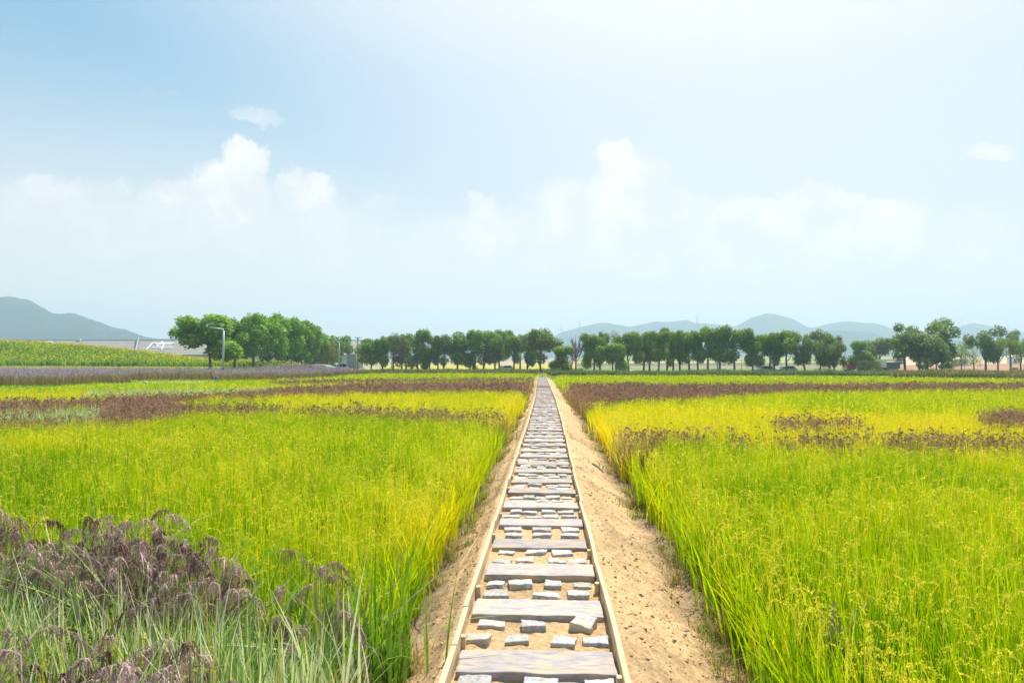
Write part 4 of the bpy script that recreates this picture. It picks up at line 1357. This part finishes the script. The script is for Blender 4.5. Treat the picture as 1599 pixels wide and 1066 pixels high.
def build_warehouse():
    D = 236; Yv = ray(0, 566)[:2]
    l, rr = -330, 567
    p0 = np.array(at_d(l, D)); p1 = np.array(at_d(rr, D))
    L_ = float(np.linalg.norm(p1 - p0)); ang = math.atan2(p1[1] - p0[1], p1[0] - p0[0])
    o = empty('warehouse', (p0[0], p0[1], -.45), ang)
    tag(o, 'long low beige warehouse with large white characters on its roof behind the sunflower mound', 'warehouse')
    X = lambda px: (px - l) * D / F
    Zt = lambda py: CAM.z + (566 - py) * D / F + .45
    ZE, DR = Zt(555), 11.0
    ZR = CAM.z + (566 - 531) * (D + DR) / F + .45
    MB().box((L_ / 2, DR + 6, ZE / 2), (L_, 2 * DR + 11.4, ZE)).build('wall', BEIGE, o)
    m = MB().prism([(0, ZE), (0, ZE + .3), (DR, ZR), (DR + 12, ZE + .3), (DR + 12, ZE)], L_ + 1.2)
    bmesh.ops.transform(m.bm, matrix=Matrix.Translation((L_ / 2, 0, 0)) @ Matrix.Rotation(R(90), 4, 'Z') @ Matrix.Diagonal((1, -1, 1, 1)), verts=m.bm.verts)
    m.build('roof', ROOFM, o)
    MB().box((L_ / 2, DR, ZR + .02), (L_ + 1.2, .5, .16)).build('ridge_cap', GREYM, o)
    sl_ = Vector((0, DR, ZR - ZE - .3)); nv = Vector((0, -sl_.z, sl_.y)).normalized()
    for k, px in enumerate(range(-300, 560, 36)):
        MB().box((X(px), -.06, ZE / 2 - .2), (.18, .12, ZE - .5)).build('downpipe', GREYM, o)
    q_ = sl_.to_track_quat('Z', 'Y')
    MB().cyl((X(211), -.3, ZE + .5), (X(215) + (214 - 799.5) * DR / F, DR, ZR + .5), .4, .4, 8).build('roof_duct', BLUEG, o)['label'] = 'slanting blue-grey duct running up the roof'
    MB().box((X(549), -.08, 2.3), (3.0, .14, 5.2)).build('door', BLUEG, o)['label'] = 'tall blue-grey sliding door'
    MB().box((X(124) + (124 - 799.5) * DR / F, DR - .4, ZR + .12), (1.0, .9, .7), None, .05).build('roof_vent', WHITE, o)

    def char(px, strokes, nm_):
        w_, h_ = 41 * D / F, 13.2 * D / F
        x0 = X(px) - w_ / 2; z0 = Zt(547.2)
        mb = MB()
        for i, ((a, b), (c, d_), th) in enumerate(strokes):
            P0 = Vector((x0 + (a + .10 * b) * w_, 0, z0 + b * h_)); P1 = Vector((x0 + (c + .10 * d_) * w_, 0, z0 + d_ * h_))
            v = P1 - P0; an = -math.atan2(v.z, v.x)
            mb.box((P0 + P1) / 2 + Vector((0, -.14 - i * .006, 0)), (v.length + th * .25, .10, th * .9), Matrix.Rotation(an, 3, 'Y'))
        zb = Zt(555); kz = sl_.length / (ZR - (ZR - Zt(531)) - zb)
        M = Matrix(((1, 0, (px - 799.5) * DR / F / (Zt(531) - zb), 0), (0, -nv.y, sl_.normalized().y * kz, 0), (0, -nv.z, sl_.normalized().z * kz, ZE + .3), (0, 0, 0, 1))) @ Matrix.Translation((0, 0, -zb))
        bmesh.ops.transform(mb.bm, matrix=M, verts=mb.bm.verts)
        mb.build('sign_character', SIGNW, o)['label'] = nm_
    char(250, [((.44, 1.0), (.52, .9), .4), ((.10, .83), (.96, .83), .34), ((.12, .83), (-.04, 0), .45), ((.24, .64), (.90, .64), .28), ((.46, .78), (.30, .44), .3),
               ((.30, .43), (.88, .43), .28), ((.18, .22), (.98, .22), .32), ((.58, .70), (.56, -.04), .5)], 'white character on the warehouse roof, fully visible')
    char(73, [((.5, 1.0), (0.0, .52), .42), ((.5, 1.0), (1.0, .55), .42), ((.32, .58), (.70, .58), .3), ((.70, .58), (.68, .28), .3), ((.32, .58), (.32, .06), .32), ((.32, .06), (.78, .06), .32),
              ((.78, .06), (.8, .22), .3)], 'white raised character with only its peaked top above the flowers')


build_warehouse()


def build_lamp(px, base_d, top, arm_px, head_py, label, scale=1.0):
    x, y = at_d(px, base_d); z = tz(x, y)
    H = CAM.z + (566 - top) * base_d / F - z
    o = empty('street_lamp', (x, y, z), YAW)
    tag(o, label, 'street lamp', 'street lamps at the far left')
    rr = .14 * scale
    MB().cyl((0, 0, 0), (0, 0, H - .25), rr, rr * .82).build('pole', GREYM, o, True)
    MB().cyl((0, 0, -.1), (0, 0, .12), rr * 2.0, rr * 1.6).build('base', CONC, o)
    A = (arm_px - px) * base_d / F; hz = (top - head_py) * base_d / F
    m = MB().cyl((0, 0, H - .27), (-.16, 0, H - .04), rr * .8, rr * .7).cyl((-.12, 0, H - .06), (A + .15, 0, H + hz * .45), rr * .7, rr * .5)
    m.build('arm', GREYM, o, True)
    h = MB().box((A, 0, H + hz * .45 + .22), (.12, .2, .42), Matrix.Rotation(R(20), 3, 'Y'), .02)
    h.box((A + .28, 0, H + hz * .45 + .40), (.4, .2, .08), None, .02)
    h.build('lamp_head', WHITE, o)
    MB().box((A - .05, 0, H + hz + .28), (.7, .5, .05), Matrix.Rotation(R(-14), 3, 'Y')).build('solar_panel', BLUEG, o)
    MB().box((0, -rr * 1.2, 1.15), (.3, .18, .5), None, .02).build('control_box', BLUEG, o)


build_lamp(348.5, 84, 513, 323, 508, 'tall galvanised lamp post with a left-reaching arm beside the purple flower bed')
build_lamp(529.5, 128, 533.5, 520.5, 532, 'smaller distant lamp post in front of the white car', .8)


def post(name, px, d, top, rad, mat, label, cat, base=None, cap=True):
    x, y = at_d(px, d); z = tz(x, y)
    H = CAM.z + (566 - top) * d / F - z
    o = empty(name, (x, y, z), YAW); tag(o, label, cat)
    MB().cyl((0, 0, -.1), (0, 0, H), rad, rad * .8).build('shaft', mat, o, True)
    if base: MB().box((0, 0, base / 2 - .05), (base * 1.6, base * 1.6, base), None, .03).build('footing', CONC, o)
    if cap: MB().box((0, 0, H + .03), (rad * 3, rad * 3, .1)).build('cap', GREYM, o)
    return o


u = post('utility_pole', 558.5, 150, 528, .17, CONC, 'grey concrete utility pole at the left end of the left tree row', 'utility pole')
MB().box((0, 0, 8.2 * .9), (1.6, .12, .12)).build('crossarm', GREYM, u)
p = post('gate_pillar', 555.5, 170, 549.5, .26, OCHRE, 'ochre yellow pillar just left of the grey utility pole', 'pillar', .6)
post('marker_post', 1158, 122, 562, .05, CONC, 'thin pale post with white footing among the right tree row', 'post', .34)
post('marker_post', 1120.5, 122, 566, .14, CONC, 'thick pale concrete post beside a tree of the right row', 'post', .4)
post('marker_post', 1506, 112, 572, .05, WHITE, 'short white post on the bank at the far right', 'post', .2)
post('marker_post', 611.5, 146, 566, .16, WHITE, 'whitewashed post among the left tree row', 'post', .3)


def car(px, d, width_px, label, mat, rot, name='parked_car', van=False, top=None):
    x, y = at_d(px, d); z = tz(x, y)
    o = empty(name, (x, y, z), YAW + rot)
    tag(o, label, 'car')
    Lc = 4.3
    hb, ht = (.95, 1.75) if van else (.88, 1.42)
    prof = [(-2.1, .35), (-2.12, .62), (-2.0, .82), (-1.2, hb), (1.75, hb), (2.08, .8), (2.12, .4), (1.95, .28), (-1.95, .28)]
    m = MB().prism(prof, 1.75)
    bmesh.ops.bevel(m.bm, geom=list(m.bm.edges), offset=.05, segments=2, affect='EDGES')
    b = m.build('body', mat, o)
    cab = [(-1.25, hb - .03), (-.55, ht - .05), (-.3, ht), (1.1, ht), (1.35, ht - .06), (1.85, hb - .03)]
    m = MB().prism(cab, 1.5); bmesh.ops.bevel(m.bm, geom=list(m.bm.edges), offset=.05, segments=2, affect='EDGES')
    m.build('cabin', mat, b)
    for s in (-1, 1):
        MB().prism([(-.95, hb + .04), (-.45, ht - .12), (.35, ht - .1), (.35, hb + .04)], .02, s * .765).build('side_window', GLASS, b)
        MB().prism([(.42, hb + .04), (.42, ht - .1), (1.15, ht - .12), (1.5, hb + .04)], .02, s * .765).build('side_window', GLASS, b)
        for wx in (-1.3, 1.3):
            w = MB().cyl((wx, s * .72, .32), (wx, s * .90, .32), .32, n=20).build('wheel', RUB, o)
            MB().cyl((wx, s * .905, .32), (wx, s * .925, .32), .19, n=14).build('rim', SILV, w)
        MB().box((-2.1, s * .62, .70), (.08, .30, .14), None, .02).build('headlight', WHITE, o)
        MB().box((2.08, s * .66, .72), (.08, .24, .14), None, .02).build('tail_light', REDP, o)
    MB().box((-.92, 0, (hb + ht) / 2), (.02, 1.3, ht - hb + .12), Matrix.Rotation(R(54), 3, 'Y')).build('windscreen', GLASS, b)
    MB().box((1.63, 0, (hb + ht) / 2), (.02, 1.3, ht - hb + .02), Matrix.Rotation(R(-46), 3, 'Y')).build('rear_window', GLASS, b)
    return o


car(529, 147, 24, 'white car behind the purple flowers, beside the smaller lamp post', WHITE, R(42), van=True)
car(1193, 140, 18, 'grey car behind the hedge near the orange cone', SILV, R(12))
car(1227, 140, 20, 'silver car behind the hedge under the tall open-crowned tree', SILV, R(8))
car(788, 160, 13, 'white car parked under the left tree row near the path', WHITE, R(30))


def build_truck():
    d = 152
    x, y = at_d(1361, d); z = tz(x, y)
    o = empty('lorry', (x, y, z), YAW)
    tag(o, 'red-cabbed lorry with long white-roofed body behind the grey-green bush', 'lorry')
    k = d / F
    xx = lambda px: (px - 1361) * k
    zz = lambda py: CAM.z + (566 - py) * k - z
    cw = xx(1333) - xx(1319)
    prof = [(xx(1319), .55), (xx(1319), 1.6), (xx(1321.5), zz(563.5)), (xx(1333), zz(562.8)), (xx(1333), .55)]
    m = MB().prism(prof, 2.3); bmesh.ops.bevel(m.bm, geom=list(m.bm.edges), offset=.08, segments=2, affect='EDGES')
    cab = m.build('cab', REDP, o)
    for s in (-1, 1):
        MB().prism([(xx(1322), 1.65), (xx(1323.2), zz(566)), (xx(1328), zz(566)), (xx(1328), 1.65)], .03, s * 1.165).build('side_window', GLASS, cab)
        MB().box((xx(1320), s * 1.3, 1.9), (.12, .2, .45)).build('mirror', WHITE, cab)
    MB().box((xx(1319.7), 0, 2.05), (.04, 1.9, .8), Matrix.Rotation(R(20), 3, 'Y')).build('windscreen', GLASS, cab)
    MB().box((xx(1319) - .04, 0, .75), (.12, 2.2, .35), None, .03).build('bumper', GREYM, cab)
    MB().box(((xx(1336) + xx(1402)) / 2, 0, .85), (xx(1402) - xx(1336), 2.0, .25)).build('chassis', DARKS, o)
    bz0, bz1 = 1.0, zz(562.5)
    MB().box(((xx(1336) + xx(1380)) / 2, 0, (bz0 + bz1) / 2), (xx(1380) - xx(1336), 2.4, bz1 - bz0), None, .04).build('cargo_body', WHITE, o)
    MB().box(((xx(1381) + xx(1401)) / 2, 0, (bz0 + zz(565.5)) / 2), (xx(1401) - xx(1381), 2.36, zz(565.5) - bz0), None, .03).build('tarpaulin', DARKS, o)['label'] = 'dark slate tarpaulin side of the rear section'
    MB().box(((xx(1335) + xx(1402.5)) / 2, 0, zz(562.3)), (xx(1402.5) - xx(1335), 2.5, .3), None, .06).build('roof', WHITE, o)
    for px in (1325, 1345, 1386, 1394):
        for s in (-1, 1):
            w = MB().cyl((xx(px), s * .95, .48), (xx(px), s * 1.22, .48), .48, n=20).build('wheel', RUB, o)
            MB().cyl((xx(px), s * 1.225, .48), (xx(px), s * 1.24, .48), .25, n=14).build('rim', SILV, w)


build_truck()

# people in the shade of the lush trees
SKIN = plain('skin', (.36, .22, .15), .6)


def skin_obj(name, verts, edges, radii, mat, parent, root=0):
    me = bpy.data.meshes.new(name); me.from_pydata(verts, edges, []); me.update()
    o = link(name, me, parent); me.materials.append(mat)
    o.modifiers.new('skin', 'SKIN').use_smooth_shade = True
    for i, rr in enumerate(radii):
        sv = me.skin_vertices[0].data[i]; sv.radius = (rr, rr) if not isinstance(rr, tuple) else rr; sv.use_root = (i == root)
    sb = o.modifiers.new('sub', 'SUBSURF'); sb.levels = sb.render_levels = 1
    return o


def person(px, d, label, shirt, trousers, rot, sit=False, arm=0.0):
    x, y = at_d(px, d); z = tz(x, y)
    o = empty('person', (x, y, z - (.38 if sit else 0)), YAW + rot); tag(o, label, 'person', 'people resting under the lush trees')
    hip, kn, an = (.9, .48, .07)
    if sit:
        legL = [(-.09, 0, .86), (-.12, -.42, .84), (-.12, -.46, .44), (-.12, -.58, .42)]
        legR = [(.09, 0, .86), (.12, -.42, .84), (.12, -.46, .44), (.12, -.58, .42)]
    else:
        legL = [(-.09, 0, .86), (-.11, -.02, .48), (-.12, 0, .08), (-.12, -.14, .04)]
        legR = [(.09, 0, .86), (.11, -.04, .48), (.13, .02, .08), (.13, -.12, .04)]
    V = [(0, 0, .94), (0, 0, 1.12), (0, .01, 1.36), (0, 0, 1.47), (0, -.01, 1.56), (0, -.01, 1.66), (0, 0, 1.72)]
    E = [(i, i + 1) for i in range(6)]
    Rr = [.13, .125, .15, .055, .085, .095, .05]
    for L_ in (legL, legR):
        b = len(V); V += L_; E += [(0, b), (b, b + 1), (b + 1, b + 2), (b + 2, b + 3)]; Rr += [.09, .06, .042, .035]
    for s in (-1, 1):
        b = len(V); V += [(s * .18, 0, 1.40), (s * .24, -.03 - arm * .1, 1.13), (s * .22, -.16 - arm * .2, .92 + arm * .25), (s * .215, -.22 - arm * .25, .85 + arm * .28)]
        E += [(2, b), (b, b + 1), (b + 1, b + 2), (b + 2, b + 3)]; Rr += [.06, .045, .033, .028]
        for f in range(5):
            c = len(V); px_ = V[b + 3]
            V += [(px_[0] + s * (f - 2) * .012, px_[1] - .04 + .01 * (f == 0), px_[2] - .04), (px_[0] + s * (f - 2) * .013, px_[1] - .06, px_[2] - .08 + .02 * abs(f - 2))]
            E += [(b + 3, c), (c, c + 1)]; Rr += [.009, .008]
    skin_obj('body', V, E, Rr, SKIN, o)
    Vs = [(0, 0, .90), (0, 0, 1.12), (0, .01, 1.37), (0, 0, 1.43)] + [(-.18, 0, 1.40), (-.235, -.02, 1.18), (.18, 0, 1.40), (.235, -.02, 1.18)]
    skin_obj('shirt', Vs, [(0, 1), (1, 2), (2, 3), (2, 4), (4, 5), (2, 6), (6, 7)], [.16, .15, .175, .08, .08, .07, .08, .07], shirt, o)
    Vt = [(0, 0, .93)] + legL[:3] + legR[:3]
    skin_obj('trousers', Vt, [(0, 1), (1, 2), (2, 3), (0, 4), (4, 5), (5, 6)], [.15, .11, .08, .065, .11, .08, .065], trousers, o)
    m = MB(); sphere_at(m, (0, .015, 1.66), .115, (1, 1.08, 1)); m.build('hair', RUB, o, True)


NAVY = plain('navy_cloth', (.03, .05, .16), .8); PALE = plain('pale_cloth', (.55, .56, .58), .8); TERRA = plain('terracotta_cloth', (.36, .16, .10), .8); CREAMC = plain('cream_cloth', (.6, .52, .44), .8)
person(406, 124, 'person in a pale grey shirt and navy trousers below the twin-trunked tree', PALE, NAVY, R(30), sit=True)
person(423, 131, 'person in a terracotta shirt under the middle of the lush clump', TERRA, NAVY, R(-20), sit=True)
person(452, 138, 'person in a white shirt with navy trousers right of the seated ones', WHITE, NAVY, R(160))
person(472.5, 142, 'person in a cream top standing rightmost under the lush trees', CREAMC, TERRA, R(90), arm=.8)


def small_things():
    # net covered hoop tunnel
    d = 138; x, y = at_d(499, d); z = tz(x, y)
    o = empty('net_tunnel', (x, y, z), YAW); tag(o, 'low arched tunnel covered with grey-green net left of the white car', 'net tunnel')
    k = d / F; W = 42 * k; Hh = CAM.z + (566 - 569.3) * k - z
    nm = NM(); n, mm = 24, 8
    V = []
    for j in range(mm + 1):
        for i in range(n + 1):
            t = math.pi * i / n; V.append([-math.cos(t) * W / 2, (j / mm - .5) * 5, math.sin(t) ** .8 * Hh * (1 - .04 * math.cos(j * math.pi))])
    nm.add(V, [[j * (n + 1) + i, j * (n + 1) + i + 1, (j + 1) * (n + 1) + i + 1, (j + 1) * (n + 1) + i] for j in range(mm) for i in range(n)], (.3, .34, .32))
    link('net', nm.mesh('net', plain('grey_green_net', (.20, .25, .22), .8, 0, .3, 3), True), o)
    for j in (0, 4, 8):
        nm = NM(); tube(nm, [[-math.cos(math.pi * i / 16) * (W / 2 + .04), (j / 8 - .5) * 5.02, math.sin(math.pi * i / 16) ** .8 * (Hh + .06)] for i in range(17)], [.04] * 17)
        link('hoop', nm.mesh('hoop', GREYM), o)
    # stone and stand pipe near the flower bed
    def stone(name, x, y, s, seed, label, mat=CONC, cat='stone', sz=(1, .8, .6)):
        bm = bmesh.new(); bmesh.ops.create_icosphere(bm, subdivisions=3, radius=s)
        from mathutils import noise
        for v in bm.verts:
            v.co *= 1 + .35 * noise.noise(v.co / s * 1.1 + Vector((seed, 0, 0))); v.co = Vector((v.co.x * sz[0], v.co.y * sz[1], v.co.z * sz[2]))
        me = bpy.data.meshes.new(name); bm.to_mesh(me); bm.free(); me.materials.append(mat)
        o = link(name, me); o.location = (x, y, tz(x, y) + s * sz[2] * .5); tag(o, label, cat); return o
    p = at_z(227.5, 598.5, -.45); stone('boulder', p[0], p[1], .26, 3, 'pale grey stone at the soil patch before the flower bed')
    for px, py, s, lab in ((988, 582.5, .9, 'low mound of pale sand at the foot of the right tree row'), (748, 576, .9, 'white rubble heap between trees of the left row')):
        x, y = at_d(px, 124 if px > 900 else 150); stone('rubble_heap', x, y, s, px, lab, WHITE if px < 900 else plain('pale_sand', (.5, .42, .3), .9), 'heap', (1.6, 1, .55))
    p = at_z(337, 600.5, -.45)
    o = empty('standpipe', tuple(p)); tag(o, 'small blue water standpipe beside the tall lamp post', 'standpipe')
    BL = plain('blue_plastic', (.02, .16, .42), .4)
    MB().cyl((0, 0, -.05), (0, 0, .62), .085).build('pipe', BL, o, True)
    MB().cyl((-.14, 0, .66), (.14, 0, .66), .075).build('valve', BL, o, True)
    MB().cyl((0, 0, .62), (0, 0, .82), .03).box((0, 0, .83), (.22, .05, .04)).build('handle', GREYM, o)
    # orange traffic cone
    x, y = at_d(1182, 124); z = tz(x, y)
    o = empty('traffic_cone', (x, y, z)); tag(o, 'orange traffic cone in the grass under the right tree row', 'traffic cone')
    OR = plain('orange_plastic', (.75, .16, .03), .5)
    MB().box((0, 0, .03), (.62, .62, .06), None, .01).build('base', OR, o)
    MB().cyl((0, 0, .06), (0, 0, 1.05), .27, .05, 20).build('cone', OR, o, True)
    MB().cyl((0, 0, .45), (0, 0, .65), .185, .14, 20).build('stripe', WHITE, o, True)
    # twigs
    def twig(name, p0, p1, r_, label, mat=PINE, cat='stick'):
        nm = NM(); a = np.array(p0, float); b = np.array(p1, float); mid = (a + b) / 2 + [.01, 0, .012]
        tube(nm, [a, (a + mid) / 2, mid, (b + mid) / 2 - [0.004, 0, 0], b], [r_ * .8, r_, r_, r_ * .8, r_ * .5], n=6)
        tag(link(name, nm.mesh(name, mat)), label, cat)
    def g3(px, py, zz, up=.012): q = at_z(px, py, zz); return [q[0], q[1], tz(q[0], q[1]) + up]
    twig('dry_stalk', g3(716, 880, -.15, .02), g3(746, 850, -.10, .05), .006, 'straight pale dry stalk lying on the left bank')
    twig('fallen_twig', g3(925, 729, -.25), g3(942, 744, -.3), .018, 'short dark twig lying on the right bank', BARK, 'twig')
    # dark dry stalks at the rice edge
    r = np.random.default_rng(5)
    q = at_z(1009, 788, -.45); nm = NM(); n = 70
    cx = q[0] + np.where(r.random(n) < .5, -.05, .075) + r.normal(0, .018, n)
    V, Q, cc = blade_arrays(np.stack([cx, q[1] + r.normal(0, .03, n), np.full(n, -.46)], -1), r.uniform(.55, 1.02, n), r.random(n) * 6.28, np.abs(r.normal(0, .06, n)), np.zeros(n), r.uniform(.010, .022, n),
                            lerp((.10, .04, .03), (.20, .09, .06), r.random(n)), lerp((.12, .05, .03), (.24, .12, .08), r.random(n)), 4)
    nm.add(V, Q, cc); tag(link('dry_grass_tuft', nm.mesh('dry_grass_tuft', PURP)), 'dark reddish-brown dry stalks standing at the edge of the right rice', 'dry stalks')
    # withered grey-purple leaves in the right foreground
    q = at_z(1292, 1020, -.1); nm = NM(); n = 16
    V, Q, cc = blade_arrays(np.stack([q[0] + r.normal(0, .05, n), q[1] + r.normal(0, .05, n), np.full(n, -.44)], -1), r.uniform(.7, .98, n), r.random(n) * 6.28, r.uniform(.15, .55, n), r.uniform(.1, .65, n), r.uniform(.018, .034, n),
                            lerp((.20, .15, .15), (.36, .31, .28), r.random(n)), lerp((.20, .15, .15), (.38, .33, .30), r.random(n)), 8)
    nm.add(V, Q, cc); tag(link('withered_plant', nm.mesh('withered_plant', PURP)), 'withered grey-purple leaves drooping among the near right rice', 'withered plant')
    # tall green leaves rising in the near left corner and left edge of the striped rice
    q1, q2 = at_z(572, 1060, -.1), at_z(60, 1040, -.05)
    for (qq, w_, nn, lab) in ((q1, .13, 60, 'upright broad green leaves between the striped rice and the yellow rice'), (q2, .5, 34, 'broad dark green leaves standing in the near left corner')):
        nm = NM(); n = nn
        V, Q, cc = blade_arrays(np.stack([qq[0] + r.normal(0, w_, n), qq[1] + .25 + r.normal(0, .14, n), np.full(n, -.45)], -1), r.uniform(.75, 1.12, n), r.random(n) * 6.28, r.uniform(.03, .35, n), r.uniform(0, .2, n), r.uniform(.012, .024, n),
                                lerp((.06, .18, .02), (.13, .28, .03), r.random(n)), lerp((.10, .22, .03), (.20, .30, .06), r.random(n)), 7)
        nm.add(V, Q, cc); tag(link('tall_leaves', nm.mesh('tall_leaves', LEAF)), lab, 'leaves')
    # small buildings far right
    for px, d, w_, t_, b_, mat, roof, lab in ((1503, 300, 17, 561.5, 568, GREYM, WHITE, 'small grey shed with pale roof on the far right plain'),
                                             (1588, 320, 12, 557, 568, WHITE, GREYM, 'tiny white hut near the right frame edge'),
                                             (1409, 330, 10, 562, 569, CONC, REDP, 'small red-roofed hut behind the dense right trees')):
        x, y = at_d(px, d); z = tz(x, y); k = d / F; W = w_ * k; Hh = CAM.z + (566 - t_) * k - z
        o = empty('hut', (x, y, z), YAW); tag(o, lab, 'hut', 'small huts on the far plain')
        MB().box((0, 2, Hh / 2), (W, 4, Hh)).build('wall', mat, o)
        m = MB().prism([(-W / 2 - .3, Hh), (0, Hh + .9), (W / 2 + .3, Hh)], 4.6, 2); m.build('roof', roof, o)
        MB().box((-W * .2, -.03, Hh * .45), (W * .3, .06, Hh * .55)).build('door', DARKS, o)
        MB().box((W * .25, -.03, Hh * .55), (W * .25, .06, Hh * .3)).build('window', GLASS, o)
    # pylons
    def pylon(H):
        nm = NM(); c = (.3, .3, .3)
        for sx in (-1, 1):
            for sy in (-1, 1): tube(nm, [[sx * H * .09, sy * H * .09, 0], [sx * H * .03, sy * H * .03, H * .6], [0, 0, H]], [.14, .12, .08], c, 4)
        for k in range(9):
            z0, z1 = H * .1 * k, H * .1 * (k + 1); w0, w1 = H * (.09 - .010 * k), H * (.09 - .010 * (k + 1)); w0, w1 = max(w0, .5), max(w1, .4)
            for s in (-1, 1): tube(nm, [[-w0 * s, -w0, z0], [w1 * s, -w1, z1]], [.06, .06], c, 3)
        return nm.mesh('tower', GREYM)
    pm = pylon(50)
    nm = NM()
    for z_, w_ in ((32, 9), (39, 8), (46, 6.5)): tube(nm, [[-w_, 0, z_], [0, 0, z_ + 1.2], [w_, 0, z_]], [.06, .15, .06], (.3, .3, .3), 4)
    am = nm.mesh('crossarms', GREYM)
    for i, (px, top, dd, lab) in enumerate([(877, 504, 1400, 'faint lattice pylon left of the highest point near the bare tree'), (905, 500, 1400, 'faint lattice pylon directly above the leafless tree'),
                                  (1089, 490, 1400, 'faint lattice pylon above the middle of the right tree row'), (1503, 497, 1400, 'faint lattice pylon above the airy trees at the right'),
                                  (1575, 506, 1800, 'faint lattice pylon near the right frame edge'), (642, 513, 1800, 'faint lattice pylon above the left tree row'),
                                  (163, 508, 1500, 'faint lattice pylon in front of the left hill')]):
        x, y = at_d(px, dd); H = CAM.z + (566 - top) * dd / F - tz(x, y)
        o = empty('power_pylon', (x, y, tz(x, y)), R(20 * i)); o.scale = (1, 1, 1); tag(o, lab, 'pylon', 'power pylons across the plain')
        t = link('tower', pm, o); t.scale = (H / 50,) * 3
        t = link('crossarms', am, o); t.scale = (H / 50,) * 3


small_things()

# ------------------------------------------------------------------ haze
def build_haze():
    m, N, L = new_mat('haze_air')
    out = N.new('ShaderNodeOutputMaterial')
    v = N.new('ShaderNodeVolumePrincipled')
    v.inputs['Color'].default_value = (*HAZE_COL, 1); v.inputs['Density'].default_value = HAZE_D; v.inputs['Anisotropy'].default_value = .25
    L.new(v.outputs[0], out.inputs['Volume'])
    bm = bmesh.new(); bmesh.ops.create_cube(bm, size=1)
    bmesh.ops.transform(bm, matrix=Matrix.Translation((0, 1450, 97)) @ Matrix.Diagonal((8000, 3700, 206, 1)), verts=bm.verts)
    me = bpy.data.meshes.new('haze'); bm.to_mesh(me); bm.free(); me.materials.append(m)
    o = link('haze', me); tag(o, 'thin pale blue summer haze over the plain', 'haze', kind='stuff')


HAZE_COL, HAZE_D = (.62, .855, .975), 5.0e-4
build_haze()
